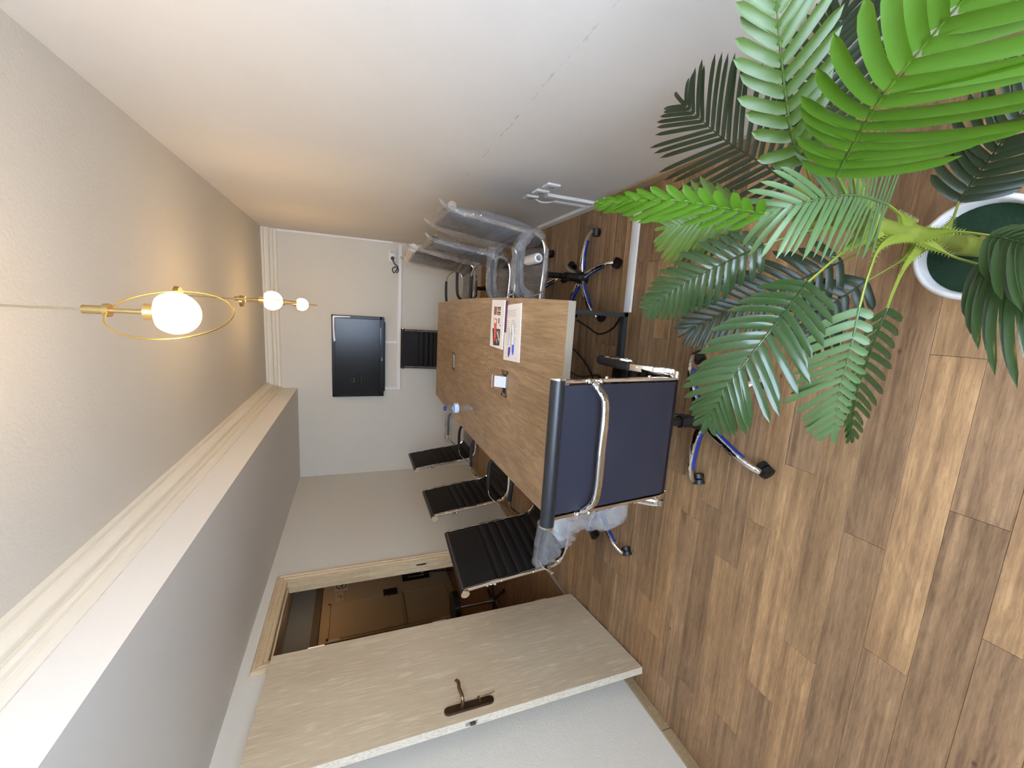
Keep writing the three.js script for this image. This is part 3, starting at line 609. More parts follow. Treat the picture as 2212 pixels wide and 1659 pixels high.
// water bottle
{
  const t = thing('water_bottle', 'small clear plastic water bottle with blue cap standing on the table', 'bottle', [0.011, TT + 0.0005, 2.56]);
  const p = [[0, 0], [0.026, 0], [0.031, 0.005], [0.0315, 0.03], [0.029, 0.036], [0.031, 0.044], [0.0305, 0.06], [0.0265, 0.078], [0.026, 0.09], [0.0305, 0.108], [0.032, 0.118], [0.0325, 0.15], [0.03, 0.168], [0.022, 0.184], [0.0145, 0.192], [0.0135, 0.2], [0, 0.2]].map(([r, y]) => new THREE.Vector2(r, y));
  mesh('body', new THREE.LatheGeometry(p, 36), M.bottle, t);
  mesh('cap', [cyl(0.0155, 0.015, 0.016, 24, 0, 0.208, 0), cyl(0.0165, 0.0165, 0.003, 24, 0, 0.199, 0)], M.blueCap, t);
  const lab = canvasTex(512, 128, (c, w, h) => { c.fillStyle = '#b9d4e6'; c.fillRect(0, 0, w, h); c.fillStyle = '#f3f7fa'; c.beginPath(); c.ellipse(128, 64, 90, 46, 0, 0, 7); c.fill(); c.beginPath(); c.ellipse(384, 64, 90, 46, 0, 0, 7); c.fill(); c.fillStyle = '#5b86b4'; for (let i = 0; i < 9; i++) c.fillRect(70 + (i % 3) * 36, 40 + Math.floor(i / 3) * 16, 26, 8); for (let i = 0; i < 9; i++) c.fillRect(326 + (i % 3) * 36, 40 + Math.floor(i / 3) * 16, 26, 8); c.fillStyle = '#20306e'; c.fillRect(0, 0, w, 18); });
  mesh('label', new THREE.CylinderGeometry(0.0329, 0.0326, 0.038, 36, 1, true).translate(0, 0.134, 0), STD({ map: lab, roughness: 0.35, side: THREE.DoubleSide }), t);
}
// floor raceway and cables under the table
{
  const s = new THREE.Shape(); s.moveTo(-0.036, 0); s.lineTo(-0.03, 0.009); s.quadraticCurveTo(0, 0.017, 0.03, 0.009); s.lineTo(0.036, 0);
  const g = new THREE.ExtrudeGeometry(s, { depth: XR - 0.03 - 0.728, bevelEnabled: false, curveSegments: 8 }); g.rotateY(Math.PI / 2); g.translate(0.728, 0.0004, 3.186);
  tag(mesh('floor_cable_cover', crease(g, 0.5), M.white), 'white floor cable cover running from the right wall to the table leg', 'cable cover');
  tag(mesh('floor_cable', tube([V(0.69, 0.01, 3.13), V(0.62, 0.007, 3.05), V(0.58, 0.007, 2.9), V(0.62, 0.007, 2.75), V(0.66, 0.008, 2.6)], 0.006, 50, 8), M.black), 'black cable curling on the floor beside the table leg frame', 'cable');
  tag(mesh('floor_cable', tube([V(0.48, 0.007, 2.45), V(0.42, 0.007, 2.65), V(0.33, 0.007, 2.82), V(0.24, 0.007, 2.9), V(0.16, 0.007, 2.86)], 0.006, 50, 8), M.black), 'long black cable curving on the floor under the table', 'cable');
  tag(mesh('floor_cable', tube([V(0.42, 0.007, 2.2), V(0.3, 0.007, 2.45), V(0.26, 0.007, 2.7), V(0.3, 0.007, 2.95), V(0.2, 0.007, 3.1)], 0.005, 50, 8), M.black), 'thin black cable on the floor behind the navy chair', 'cable');
}

// ------------------------------------------------------------------ office chairs (front is local +z)
const RAIL = [[0.275, 0.372], [0.262, 0.4], [0.225, 0.418], [0.12, 0.42], [-0.02, 0.412], [-0.11, 0.412], [-0.165, 0.43], [-0.196, 0.475], [-0.208, 0.56], [-0.222, 0.68], [-0.24, 0.83], [-0.262, 0.985]];
const railCurve = (dy) => new THREE.CatmullRomCurve3(RAIL.map(([z, y]) => V(0, y + dy, z)), false, 'catmullrom', 0.5);
function shell(path, sideOf, size, amp, s, ends = [0.25, 0.25], rad = 26) {
  // loose film round a path: size(t) -> [width, depth]; closed at both ends
  const n = path.length, pts = [];
  return sweep(path, sideOf, (t) => {
    const [w, d] = size(t), k = Math.min(1, Math.min(t / ends[0], (1 - t) / ends[1])), cl = Math.max(0.02, Math.sqrt(1 - (1 - k) ** 2));
    return ovalSec(w * cl, d * cl, rad, 3.2).map(([a, b], i) => {
      const q = i / rad, nz = fbm(3 * Math.cos(q * 6.283) + 9 * t + s, 3 * Math.sin(q * 6.283) + s * 1.7, 1000 + s, 3) - 0.5, rg = Math.abs(vn(q * 14 + s, t * 9 + q * 6, 1100 + s) - 0.5) * 2;
      const f = 1 + (amp * (nz * 2.2 - (0.5 - rg) * 0.5)) / Math.max(0.04, Math.hypot(a, b));
      return [a * f, b * f];
    });
  });
}
function chair(o) {
  const t = thing('office_chair', o.label, 'chair', [o.x, 0, o.z], o.turn, o.group);
  const dy = o.lift, C = railCurve(dy), W = 0.2, hw = 0.222;
  // seat and back: one sling between two rails, drawn as two parts
  const sling = (a, b, nn) => {
    const path = []; for (let i = 0; i <= nn; i++) path.push(C.getPointAt(a + ((b - a) * i) / nn));
    const total = C.getLength();
    return crease(sweep(path, () => V(1, 0, 0), (q) => {
      const s = (a + (b - a) * q) * total, ph = (s % 0.056) / 0.056, inBand = s > 0.08 && s < total - 0.17;
      const rib = inBand ? 0.011 * Math.sqrt(Math.max(0, 1 - (2 * ph - 1) ** 2)) : 0.009;
      return [[-W - 0.008, -0.006], [W + 0.008, -0.006], [W + 0.008, 0.002 + rib * 0.7], [W - 0.02, 0.004 + rib], [-W + 0.02, 0.004 + rib], [-W - 0.008, 0.002 + rib * 0.7]];
    }), 0.9);
  };
  mesh('seat', sling(0.0, 0.5, 90), M.leather, t);
  mesh('backrest', sling(0.502, 1.0, 90), M.leather, t);
  { // smooth rear cover of the back
    const path = []; for (let i = 0; i <= 40; i++) path.push(C.getPointAt(0.5 + (0.485 * i) / 40));
    mesh('back_cover', crease(sweep(path, () => V(1, 0, 0), () => [[-W - 0.01, -0.0095], [W + 0.01, -0.0095], [W + 0.01, -0.0062], [-W - 0.01, -0.0062]]), 0.6), o.back ?? M.leather, t);
    const pf = []; for (let i = 0; i <= 20; i++) pf.push(C.getPointAt(0.0 + (0.06 * i) / 20));
  }
  for (const s of [-1, 1]) {
    const path = []; for (let i = 0; i <= 70; i++) { const p = C.getPointAt(i / 70); p.x = s * hw; path.push(p); }
    const rl = mesh('side_rail', crease(sweep(path, () => V(1, 0, 0), () => ovalSec(0.013, 0.022, 12, 5)), 0.8), o.rail ?? M.chrome, t);
    mesh('rail_cap', cyl(0.0235, 0.0235, 0.006, 22, s * 0.234, 0.98 + dy, -0.279, 0, 0, Math.PI / 2), M.chrome, t);
    for (const q of [0.36, 0.62, 0.8]) { const p = C.getPointAt(q); mesh('stud', sph(0.006, s * (hw + 0.008), p.y, p.z, 10, 8), M.chrome, t); }
    // arm: bracket behind, pad, curve down to the seat rail
    const ax = s * 0.247, A = [V(s * 0.235, 0.49 + dy, -0.222), V(ax, 0.5 + dy, -0.205), V(ax, 0.55 + dy, -0.165), V(ax, 0.58 + dy, -0.125), V(ax, 0.588 + dy, -0.07), V(ax, 0.588 + dy, 0.07), V(ax, 0.575 + dy, 0.135), V(ax, 0.53 + dy, 0.165), V(ax, 0.47 + dy, 0.15), V(s * 0.238, 0.425 + dy, 0.125), V(s * 0.23, 0.418 + dy, 0.11)];
    const ap = smoothPath(A, 70), arm = partGroup('armrest', t);
    mesh('arm_bar', crease(sweep(ap, () => V(1, 0, 0), () => ovalSec(0.026, 0.009, 12, 4)), 0.8), M.chrome, arm);
    mesh('arm_pad', crease(sweep(ap.slice(21, 53), () => V(1, 0, 0), (q) => ovalSec(0.034, 0.024, 14, 2.6)), 0.9), o.padMat ?? M.blackSoft, arm);
    mesh('bolt', [cyl(0.009, 0.009, 0.022, 12, s * 0.24, 0.487 + dy, -0.224, 0, 0, Math.PI / 2)], M.chrome, arm);
    if (o.torn === s) mesh('bubble_wrap', shell(smoothPath([V(ax, 0.55 + dy, -0.12), V(ax + s * 0.012, 0.53 + dy, -0.03), V(ax, 0.5 + dy, 0.06), V(ax - s * 0.01, 0.49 + dy, 0.14)], 40), () => V(1, 0, 0), (q) => [0.06 + 0.03 * Math.sin(q * 11), 0.13 - 0.05 * Math.sin(q * 7)], 0.045, o.seed + 21, [0.14, 0.1], 26), M.wrap, arm);
    if (o.wrapArms?.includes(s)) mesh('bubble_wrap', shell(ap.slice(o.armFrom ?? 12, 62), () => V(1, 0, 0), (q) => [0.075, 0.07], 0.016, o.seed + s * 3, [0.12, 0.12], 22), M.wrap, arm);
  }
  mesh('head_roll', cyl(0.0225, 0.0225, 0.462, 26, 0, 0.98 + dy, -0.281, 0, 0, Math.PI / 2), M.roll, t);
  { // rear cross bar
    const p = C.getPointAt(0.845), y = p.y, z = p.z;
    const bar = partGroup('cross_bar', t);
    mesh('bar', crease(sweep(smoothPath([V(-0.215, y + 0.012, z - 0.016), V(-0.2, y + 0.004, z - 0.03), V(-0.17, y - 0.012, z - 0.044), V(-0.12, y - 0.018, z - 0.047), V(0, y - 0.018, z - 0.047), V(0.12, y - 0.018, z - 0.047), V(0.17, y - 0.012, z - 0.044), V(0.2, y + 0.004, z - 0.03), V(0.215, y + 0.012, z - 0.016)], 60), () => V(0, 1, 0), () => ovalSec(0.026, 0.017, 14, 2.4)), 1), M.chrome, bar);
    for (const s of [-1, 1]) for (const yy of [0.032, -0.012]) mesh('stud', sph(0.0095, s * 0.222, y + yy, z - 0.016, 12, 8), M.chrome, bar);
  }
  // mechanism, column, star base
  mesh('seat_plate', [box(-0.1, 0.1, 0.372 + dy, 0.398 + dy, -0.1, 0.12, 0.006), box(-0.21, 0.21, 0.385 + dy, 0.4 + dy, 0.06, 0.09, 0.003), box(-0.21, 0.21, 0.385 + dy, 0.4 + dy, -0.09, -0.06, 0.003), box(-0.05, 0.05, 0.335 + dy, 0.375 + dy, -0.07, 0.09, 0.008)], M.black, t);
  mesh('lever', [tube([V(0.05, 0.36 + dy, 0.02), V(0.18, 0.352 + dy, 0.03), V(0.22, 0.345 + dy, 0.03)], 0.0045, 12, 8), tube([V(0.22, 0.345 + dy, 0.03), V(0.275, 0.33 + dy, 0.03)], 0.009, 6, 10)], M.black, t);
  mesh('column', [cyl(0.03, 0.027, 0.13, 20, 0, 0.165, 0), cyl(0.019, 0.019, 0.2 + dy, 18, 0, 0.25 + dy / 2, 0), cyl(0.034, 0.03, 0.02, 20, 0, 0.35 + dy, 0)], M.black, t);
  const base = partGroup('star_base', t);
  mesh('hub', [cyl(0.046, 0.042, 0.05, 26, 0, 0.095, 0), cyl(0.038, 0.034, 0.03, 24, 0, 0.13, 0)], M.black, base);
  for (let k = 0; k < 5; k++) {
    const a = (o.spin ?? 0) + (k * Math.PI * 2) / 5, sx = Math.sin(a), cz = Math.cos(a), at = (r, y) => V(sx * r, y, cz * r), side = V(cz, 0, -sx);
    const lp = smoothPath([at(0.035, 0.1), at(0.1, 0.108), at(0.19, 0.104), at(0.255, 0.09), at(0.295, 0.068), at(0.305, 0.058)], 26);
    mesh('leg', crease(sweep(lp, () => side, (q) => ovalSec(0.036 - 0.012 * q, 0.03 - 0.008 * q, 14, 3)), 0.9), M.chrome, base);
    if (o.film !== false) mesh('blue_film', crease(sweep(lp.slice(2, 20).map((p) => V(p.x, p.y - 0.006, p.z)), () => side, (q) => ovalSec(0.042 - 0.008 * q, 0.028 - 0.004 * q, 14, 3.4).map(([aa, bb], i) => [aa * (1 + 0.05 * (hash(i, Math.floor(q * 9), 5) - 0.5)), bb])), 0.9), M.blueFilm, base);
    const wheels = [];
    for (const s of [-1, 1]) { const g = new THREE.CylinderGeometry(0.0265, 0.0265, 0.02, 22); g.rotateZ(Math.PI / 2); g.translate(s * 0.0135, 0.0265, 0); wheels.push(g); const h = new THREE.CylinderGeometry(0.015, 0.012, 0.003, 16); h.rotateZ(-s * Math.PI / 2); h.translate(s * 0.0245, 0.0265, 0); wheels.push(h); }
    const hood = new THREE.CylinderGeometry(0.029, 0.029, 0.03, 20, 1, false, Math.PI * 0.5, Math.PI); hood.rotateZ(Math.PI / 2); hood.translate(0, 0.0275, 0); wheels.push(hood, cyl(0.006, 0.006, 0.03, 10, 0, 0.05, 0));
    const cg = merge(wheels), turn = a + 1.2 * (hash(k, o.seed, 3) - 0.3) + 1.4;
    cg.rotateY(turn); cg.translate(sx * 0.3, 0, cz * 0.3);
    mesh('caster', cg, M.black, base);
  }
  // loose plastic film
  if (o.wrapBack) {
    const path = []; for (let i = 0; i <= 44; i++) { const p = C.getPointAt(0.42 + (0.58 * i) / 44); path.push(p); }
    const top = path[path.length - 1], dir = V().subVectors(top, path[path.length - 4]).normalize(); path.push(V().copy(top).addScaledVector(dir, 0.03), V().copy(top).addScaledVector(dir, 0.05));
    mesh('bubble_wrap', shell(path, () => V(1, 0, 0), (q) => [0.53 - 0.03 * q, o.wrapBack * (0.6 + 0.9 * Math.sin(Math.PI * Math.min(1, 0.15 + 0.8 * (1 - q))))], 0.02, o.seed, [0.1, 0.045], 40), M.wrap, t);
    for (const s of [-1, 1]) { const e = [V(s * 0.235, 1.0 + dy, -0.262), V(s * 0.25, 1.025 + dy, -0.275), V(s * 0.262, 1.055 + dy, -0.30)]; mesh('bubble_wrap', shell(smoothPath(e, 12), () => V(1, 0, 0), (q) => [0.05 * (1 - 0.8 * q), 0.02 * (1 - 0.6 * q)], 0.008, o.seed + 9 + s, [0.2, 0.3], 14), M.wrap, t); }
  }
  if (o.wrapSeat) {
    const path = []; for (let i = 0; i <= 30; i++) path.push(C.getPointAt(0.015 + 0.42 * i / 30));
    mesh('bubble_wrap', shell(path, () => V(1, 0, 0), () => [0.5, 0.06], 0.02, o.seed + 4, [0.08, 0.1], 40), M.wrap, t);
  }
  if (o.topSleeve) mesh('foam_sleeve', cyl(0.036, 0.036, 0.48, 24, 0, 0.985 + dy, -0.272, 0, 0, Math.PI / 2), STD({ color: 0xd8d2c6, roughness: 0.75 }), t);
  if (o.paperTube) mesh('paper_tube', new THREE.LatheGeometry([[0.016, 0], [0.03, 0], [0.03, 0.16], [0.016, 0.16], [0.016, 0]].map(([r, y]) => new THREE.Vector2(r, y)), 24).rotateZ(Math.PI / 2).translate(0.26, 0.47 + dy, -0.06), M.white, t);
  return t;
}
const G1 = 'chairs along the door side of the table', G2 = 'wrapped chairs along the right wall';
const front = chair({ x: 0.262, z: 3.945, turn: Math.PI, lift: -0.004, label: 'navy backed office chair with chrome frame at the near end of the table', back: M.navyBack, spin: 0.17, seed: 3 });
chair({ x: -0.48, z: 3.228, turn: Math.atan2(0.979, 0.205), lift: 0.014, label: 'black ribbed office chair beside the open door, nearest the doorway', group: G1, wrapArms: [-1], torn: -1, spin: 0.44, seed: 12 });
chair({ x: -0.552, z: 2.27, turn: Math.PI / 2, lift: 0.014, label: 'unwrapped black ribbed office chair in the middle of the door side', group: G1, spin: 0.5, seed: 22 });
chair({ x: -0.556, z: 1.325, turn: Math.PI / 2, lift: 0.014, label: 'black ribbed office chair with film covered seat on the door side, farthest from the door', group: G1, wrapSeat: true, wrapArms: [1], spin: 0.1, seed: 32 });
chair({ x: 0.945, z: 2.775, turn: -Math.PI / 2, lift: 0.07, label: 'office chair in bubble wrap nearest the white floor cable cover', group: G2, wrapBack: 0.085, wrapSeat: true, wrapArms: [-1, 1], armFrom: 4, paperTube: true, spin: 0.576, seed: 42 });
chair({ x: 0.882, z: 2.1, turn: -Math.PI / 2, lift: 0.034, label: 'middle bubble wrapped office chair on the right side of the table', group: G2, wrapBack: 0.07, wrapSeat: true, spin: 0.6, seed: 52 });
chair({ x: 0.912, z: 1.18, turn: Math.atan2(-0.993, 0.117), lift: 0.054, label: 'wrapped office chair with pale foam sleeve on top, nearest the far wall', group: G2, wrapBack: 0.05, wrapSeat: true, topSleeve: true, spin: 0.3, seed: 62 });
chair({ x: 0.2, z: 0.565, turn: 0, lift: 0.026, label: 'black ribbed office chair at the far table end under the television', spin: 0.1, seed: 72, rail: M.blackSoft });
{ // a loose piece of bubble wrap hangs on the left arm of the navy chair; a tag hangs on its right
  const q = [V(0.262, 0.57, -0.13), V(0.292, 0.6, -0.155), V(0.315, 0.66, -0.155), V(0.312, 0.72, -0.155), V(0.302, 0.79, -0.175), V(0.29, 0.85, -0.2), V(0.275, 0.92, -0.225)];
  mesh('bubble_wrap', shell(smoothPath(q, 46), () => V(1, 0, 0), (u) => [0.085 - 0.035 * Math.exp(-(((u - 0.55) / 0.09) ** 2)), 0.045], 0.024, 83, [0.12, 0.12], 26), M.wrap, front);
  const tg = canvasTex(128, 160, (c, w, h) => { c.fillStyle = '#2c3440'; c.fillRect(0, 0, w, h); c.fillStyle = '#c6ccd2'; c.font = 'bold 40px sans-serif'; c.fillText('HK', 26, 76); c.fillRect(30, 96, 60, 8); c.fillRect(30, 112, 40, 8); });
  const s = new THREE.Shape(); s.moveTo(-0.02, 0); s.lineTo(0.02, 0); s.lineTo(0.02, -0.04); s.lineTo(0, -0.055); s.lineTo(-0.02, -0.04);
  const g = new THREE.ExtrudeGeometry(s, { depth: 0.001, bevelEnabled: false }); g.translate(-0.235, 0.4, -0.2);
  const tp = mesh('hang_tag', g, STD({ color: 0x2c3440, roughness: 0.5 }), front);
  const pg = new THREE.PlaneGeometry(0.036, 0.038); pg.rotateY(Math.PI); pg.translate(-0.235, 0.379, -0.2006);
  mesh('tag_print', pg, STD({ map: tg, roughness: 0.5 }), front);
}

// ------------------------------------------------------------------ potted palm
{
  const t = thing('potted_palm', 'artificial palm with bright and dark green fronds in a white pot', 'plant', [0, 0, 0]);
  const px = 0.889, pz = 4.748, RH = 0.2;
  const pp = [[0.0, 0.004], [0.078, 0.0], [0.084, 0.006], [0.094, 0.08], [0.101, 0.15], [0.106, 0.158], [0.109, 0.17], [0.116, 0.178], [0.118, 0.19], [0.117, 0.2], [0.11, 0.204], [0.104, 0.2], [0.101, 0.18], [0.098, 0.13], [0, 0.13]].map(([r, y]) => new THREE.Vector2(r, y));
  const pot = new THREE.LatheGeometry(pp, 120), pa = pot.attributes.position;
  for (let i = 0; i < pa.count; i++) { const x = pa.getX(i), y = pa.getY(i), z = pa.getZ(i), r = Math.hypot(x, z); if (r > 0.08 && y > 0.008 && y < 0.175 && r > 0.084 + (y - 0.02) * 0.1) { const a = Math.atan2(z, x), k = 1 + 0.022 * Math.sin(a * 22 + y * 34); pa.setX(i, x * k); pa.setZ(i, z * k); } }
  pot.computeVertexNormals(); pot.translate(px, 0, pz);
  mesh('pot', pot, M.pot, t);
  mesh('grass_mat', cyl(0.1, 0.1, 0.012, 48, px, 0.168, pz), M.grass, t);
  mesh('stump', cyl(0.017, 0.016, 0.04, 16, px + 0.01, 0.19, pz + 0.012, 0.2), M.cork, t);
  // ringed trunk
  const tr = []; const TY0 = 0.17, TY1 = 0.8;
  for (let i = 0; i <= 60; i++) { const q = i / 60, ph = (q * 6) % 1; tr.push(new THREE.Vector2(0.019 - 0.009 * q + 0.007 * ph * (1 - 0.4 * q), TY0 + (TY1 - TY0) * q)); }
  tr.unshift(new THREE.Vector2(0, TY0)); tr.push(new THREE.Vector2(0, TY1));
  const tg = new THREE.LatheGeometry(tr, 20); tg.translate(px, 0, pz); mesh('trunk', tg, M.sheath, t);

  const LF13 = { 1: 1.1, '-1': 0.4 };
  const FR = {
    f1: { c: 'leafBright', n: 15, len: 0.165, w: 0.0195, lf: { '-1': 0.6, 1: 1.15 }, a: [78, 40], nor: [-0.25, 0.75, 0.6], petiole: [[0.893, 0.6, 4.746], [0.905, 0.72, 4.785]], blade: [[0.911, 0.857, 4.845], [0.933, 0.909, 4.896], [0.95, 0.953, 4.942], [0.98, 0.978, 4.992], [0.998, 0.993, 5.026], [1.02, 1.0, 5.06]] },
    f2: { c: 'leafFresh', n: 14, len: 0.082, w: 0.0165, a: [66, 36], nor: [-0.3, 0.6, 0.75], petiole: [[0.893, 0.68, 4.746], [0.92, 0.759, 4.75]], blade: [[0.96, 0.821, 4.763], [0.993, 0.86, 4.763], [1.071, 0.913, 4.772], [1.149, 0.96, 4.783], [1.2, 0.99, 4.795]] },
    f3: { c: 'leafDark', n: 20, len: 0.185, w: 0.0115, nor: [-0.3, 0.7, 0.6], petiole: [[0.891, 0.6, 4.742], [0.947, 0.598, 4.655]], blade: [[1.004, 0.588, 4.573], [1.075, 0.617, 4.495], [1.144, 0.651, 4.414], [1.229, 0.684, 4.332], [1.271, 0.689, 4.29]] },
    f4: { c: 'leafBright', n: 13, len: 0.085, w: 0.0135, nor: [-0.8, 0.3, 0.5], droop: 0.1, a: [48, 18], lf: { '-1': 0.95, 1: 0.6 }, petiole: [[0.886, 0.76, 4.747], [0.874, 0.829, 4.753]], blade: [[0.87, 0.886, 4.754], [0.873, 0.96, 4.735], [0.88, 1.022, 4.71], [0.885, 1.07, 4.669], [0.887, 1.107, 4.611]] },
    f5: { c: 'leafFresh', n: 15, len: 0.105, w: 0.0105, nor: [-0.2, 0.75, 0.6], petiole: [[0.886, 0.74, 4.748], [0.891, 0.768, 4.687]], blade: [[0.898, 0.789, 4.634], [0.899, 0.81, 4.593], [0.898, 0.832, 4.552], [0.893, 0.865, 4.50]] },
    f6: { c: 'leafPale', n: 22, len: 0.14, w: 0.0105, a: [62, 25], nor: [-0.1, 0.75, 0.65], droop: 0.22, petiole: [[0.893, 0.47, 4.75], [0.909, 0.545, 4.77]], blade: [[0.916, 0.615, 4.785], [0.912, 0.693, 4.799], [0.906, 0.76, 4.807], [0.891, 0.826, 4.806], [0.878, 0.865, 4.793], [0.868, 0.882, 4.756]] },
    f7: { c: 'leafGreen', n: 17, len: 0.08, w: 0.0115, nor: [-0.2, 0.75, 0.6], petiole: [[0.889, 0.65, 4.749], [0.865, 0.723, 4.709]], blade: [[0.844, 0.765, 4.664], [0.82, 0.792, 4.625], [0.79, 0.821, 4.576], [0.754, 0.844, 4.519], [0.714, 0.865, 4.464]] },
    f8: { c: 'leafDark', n: 18, len: 0.125, w: 0.014, nor: [-0.1, 0.75, 0.6], petiole: [[0.89, 0.5, 4.744], [0.869, 0.46, 4.68]], blade: [[0.851, 0.427, 4.609], [0.823, 0.45, 4.561], [0.79, 0.49, 4.519], [0.748, 0.55, 4.471], [0.707, 0.612, 4.433], [0.667, 0.665, 4.398]] },
    f9: { c: 'leafGreen', n: 19, len: 0.102, w: 0.0135, nor: [0.15, 0.75, 0.6], petiole: [[0.882, 0.58, 4.751], [0.826, 0.684, 4.764]], blade: [[0.765, 0.765, 4.765], [0.714, 0.811, 4.768], [0.658, 0.85, 4.762], [0.571, 0.874, 4.726], [0.489, 0.863, 4.68]] },
    f10: { c: 'leafDark', n: 9, len: 0.1, w: 0.016, nor: [0, 0.75, 0.6], petiole: [[0.889, 0.41, 4.747], [0.85, 0.38, 4.704]], blade: [[0.803, 0.388, 4.643], [0.779, 0.399, 4.622], [0.754, 0.413, 4.599], [0.709, 0.425, 4.57], [0.659, 0.428, 4.546]] },
    f11: { c: 'leafPale', n: 14, len: 0.12, w: 0.014, nor: [0.0, 0.85, 0.5], droop: 0.02, lf: { 1: 1.05, '-1': 0.3 }, petiole: [[0.889, 0.47, 4.753], [0.85, 0.579, 4.768], [0.794, 0.614, 4.775]], blade: [[0.728, 0.621, 4.774], [0.665, 0.61, 4.767], [0.611, 0.578, 4.746], [0.554, 0.547, 4.725], [0.459, 0.492, 4.698]] },
    f12: { c: 'leafGreen', n: 13, len: 0.075, w: 0.014, nor: [0, 0.1, 1], droop: 0.1, petiole: [[0.888, 0.38, 4.749], [0.828, 0.458, 4.753], [0.77, 0.473, 4.747]], blade: [[0.737, 0.46, 4.736], [0.663, 0.454, 4.72], [0.595, 0.44, 4.705], [0.54, 0.433, 4.696], [0.439, 0.401, 4.683]] },
    f13: { c: 'leafGreen', n: 11, len: 0.12, w: 0.0135, nor: [0.1, 0.8, 0.5], droop: 0.1, a: [58, 30], lf: LF13, petiole: [[0.888, 0.43, 4.751], [0.884, 0.449, 4.812]], blade: [[0.866, 0.468, 4.873], [0.853, 0.478, 4.904], [0.835, 0.487, 4.937], [0.814, 0.48, 4.965]] },
    f14: { c: 'leafDark', n: 14, len: 0.13, w: 0.0155, nor: [-0.2, 0.85, 0.4], petiole: [[0.9, 0.33, 4.744], [0.946, 0.285, 4.733]], blade: [[0.986, 0.261, 4.725], [1.025, 0.275, 4.75], [1.059, 0.301, 4.78], [1.097, 0.326, 4.811], [1.17, 0.345, 4.85]] },
    f15: { c: 'leafGreen', n: 12, len: 0.155, w: 0.0135, nor: [0.1, 0.85, 0.4], droop: 0.1, a: [58, 30], lf: LF13, petiole: [[0.886, 0.43, 4.753], [0.844, 0.43, 4.805]], blade: [[0.823, 0.419, 4.846], [0.802, 0.428, 4.879], [0.775, 0.433, 4.914], [0.74, 0.435, 4.952]] },
    f16: { c: 'leafDark', n: 12, len: 0.14, w: 0.0165, nor: [-0.5, 0.6, 0.5], petiole: [[0.9, 0.59, 4.742], [1.02, 0.55, 4.67]], blade: [[1.12, 0.53, 4.61], [1.2, 0.525, 4.58], [1.29, 0.525, 4.565], [1.38, 0.51, 4.56]] },
  };
  const SINGLE = new Set(['f1', 'f2', 'f4', 'f6', 'f7', 'f9', 'f11', 'f13', 'f15', 'f3']);
  const WORD = { leafBright: 'bright green frond', leafFresh: 'yellow green frond', leafDark: 'dark green frond', leafGreen: 'glossy green frond', leafPale: 'pale green frond' };
  let count = 0; const rest = {};
  for (const [key, d] of Object.entries(FR)) {
    const f = partGroup('frond', t); f.userData.label = WORD[d.c];
    const B = d.blade.map((p) => V(...p)), curve = new THREE.CatmullRomCurve3(B, false, 'catmullrom', 0.5);
    const base = V(px, d.petiole[0][1] - 0.02, pz);
    const st = smoothPath([base, ...d.petiole.map((p) => V(...p)), B[0]], 24);
    const hint = V(...d.nor).normalize();
    // stalk: a broad channelled base that narrows to the midrib, edged with small teeth
    const parts = [crease(sweep(st, (q, T) => V().crossVectors(T, hint), (q) => { const w = q < 0.12 ? 0.038 : 0.038 * Math.max(0.12, 1 - (q - 0.12) * 1.8) , h = 0.009 - 0.005 * q; return [[-w / 2, h * 0.35], [-w * 0.25, -h / 2], [w * 0.25, -h / 2], [w / 2, h * 0.35], [w * 0.15, 0.0], [-w * 0.15, 0.0]].map(([a, b]) => [a, -b]); }), 0.8)];
    for (let i = 3; i < 17; i++) for (const s of [-1, 1]) {
      const q = i / 24, w = q < 0.12 ? 0.038 : 0.038 * Math.max(0.12, 1 - (q - 0.12) * 1.8), T = V().subVectors(st[i + 1], st[i - 1]).normalize(), S = V().crossVectors(T, hint).normalize();
      const g = new THREE.ConeGeometry(0.0011, 0.006, 5); g.translate(0, 0.003, 0);
      g.applyQuaternion(new THREE.Quaternion().setFromUnitVectors(V(0, 1, 0), V().copy(S).multiplyScalar(s).addScaledVector(T, 0.5).normalize())); const p = V().copy(st[i]).addScaledVector(S, s * w / 2); g.translate(p.x, p.y, p.z); parts.push(g);
    }
    mesh('stalk', parts, M.stalk, f);
    const rib = curve.getSpacedPoints(30);
    mesh('midrib', crease(sweep(rib, (q, T) => V().crossVectors(T, hint), (q) => ovalSec(0.0052 - 0.0036 * q, 0.0045 - 0.003 * q, 8, 2)), 1), M[d.c], f);
    const N = d.n, mat = M[d.c], droop = d.droop ?? 0.05;
    const leaf = (t0, side, kk) => {
      const p = curve.getPointAt(t0), T = curve.getTangentAt(t0), n = V().copy(hint).addScaledVector(T, -hint.dot(T)).normalize(), S = V().crossVectors(T, n).normalize();
      const jit = (hash(kk, side + 5, key.length * 31 + d.n) - 0.5);
      const ang = side === 0 ? 0 : THREE.MathUtils.degToRad((d.a?.[0] ?? 72) + ((d.a?.[1] ?? 32) - (d.a?.[0] ?? 72)) * t0 + 9 * jit), L = d.len * (0.4 + 0.7 * Math.sin(Math.PI * (0.1 + 0.74 * t0))) * (1 - 0.42 * t0 ** 3) * (1 + 0.14 * jit) * (d.lf?.[side] ?? 1);
      const dir = V().copy(S).multiplyScalar(side * Math.sin(ang)).addScaledVector(T, Math.cos(ang)).addScaledVector(n, 0.18 + 0.1 * jit).normalize();
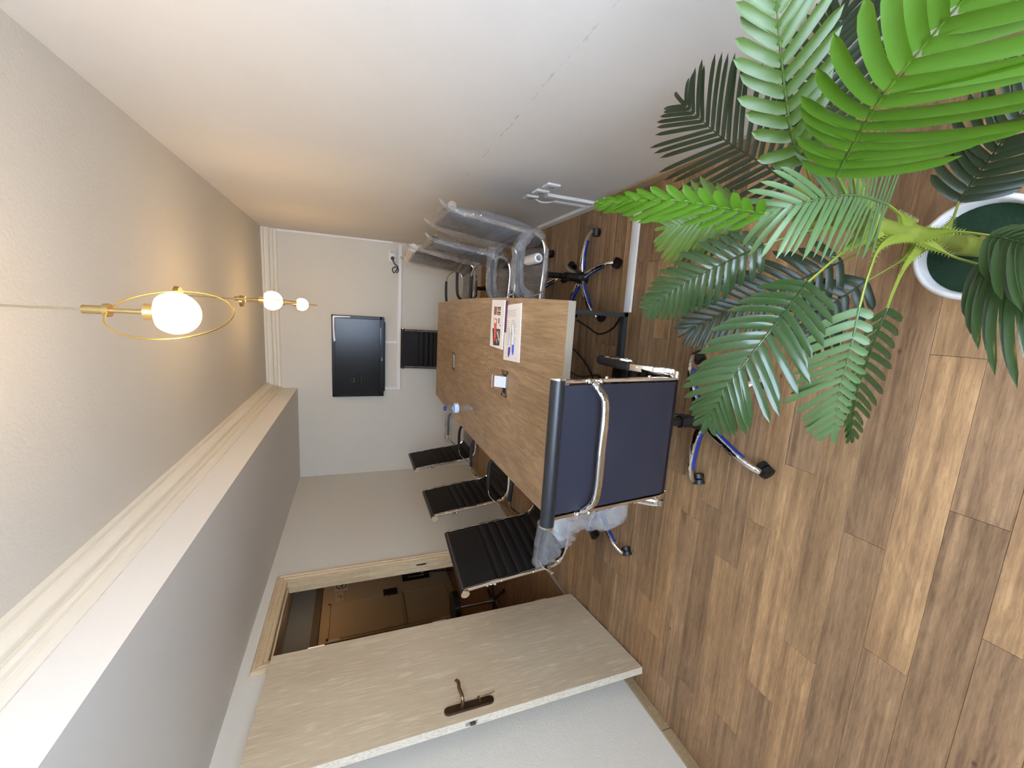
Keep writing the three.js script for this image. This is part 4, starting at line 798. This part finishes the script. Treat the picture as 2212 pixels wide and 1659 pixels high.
      const K = 8, pos = [], idx = [], w0 = 1.15 * d.w * (1 - 0.25 * t0);
      const wd = V().crossVectors(dir, n).normalize(), tw = 0.25 * jit + side * 0.12;
      for (let i = 0; i <= K; i++) {
        const u = i / K, c = V().copy(p).addScaledVector(dir, L * u).addScaledVector(T, L * 0.16 * u * u * (side ? 1 : 0)).addScaledVector(n, -L * 0.16 * u * u);
        c.y -= L * (droop + 0.06) * u * u * 1.4;
        const w = w0 * (u < 0.12 ? 0.8 + u * 1.6 : u < 0.7 ? 1 : Math.sqrt(Math.max(0, 1 - ((u - 0.7) / 0.3) ** 2)) ) / 2;
        const wv = V().copy(wd).applyAxisAngle(dir, tw * u), nn = V().crossVectors(wv, dir).normalize();
        if (nn.dot(n) < 0) nn.negate();
        for (const [a, b] of [[-1, 0.12], [0, -0.1], [1, 0.12]]) pos.push(c.x + wv.x * w * a + nn.x * w * b * 1.6, c.y + wv.y * w * a + nn.y * w * b * 1.6, c.z + wv.z * w * a + nn.z * w * b * 1.6);
        if (i) for (let m = 0; m < 2; m++) { const a = (i - 1) * 3 + m; idx.push(a, a + 1, a + 3, a + 1, a + 4, a + 3); }
      }
      for (let i = 0; i < pos.length; i += 3) pos[i] = Math.min(pos[i], XR - 0.004);
      const g = new THREE.BufferGeometry(); g.setAttribute('position', new THREE.Float32BufferAttribute(pos, 3)); g.setIndex(idx); g.computeVertexNormals();
      g.setAttribute('uv', new THREE.BufferAttribute(new Float32Array((pos.length / 3) * 2), 2));
      return g;
    };
    const all = [];
    for (let i = 0; i < N; i++) for (const s of [-1, 1]) all.push(leaf(0.02 + (0.95 * i) / (N - 1), s, i));
    all.push(leaf(0.985, 0, 99));
    if (SINGLE.has(key) && count + all.length <= 300) { for (const g of all) mesh('leaflet', g, mat, f); count += all.length; } else (rest[d.c] ??= []).push(...all);
  }
  for (const [c, list] of Object.entries(rest)) { const m = mesh('leaflets', list, M[c], t); m.userData.kind = 'stuff'; m.userData.label = 'further ' + WORD[c].replace('frond', 'leaflets'); }
}
renderer.render(scene, camera);
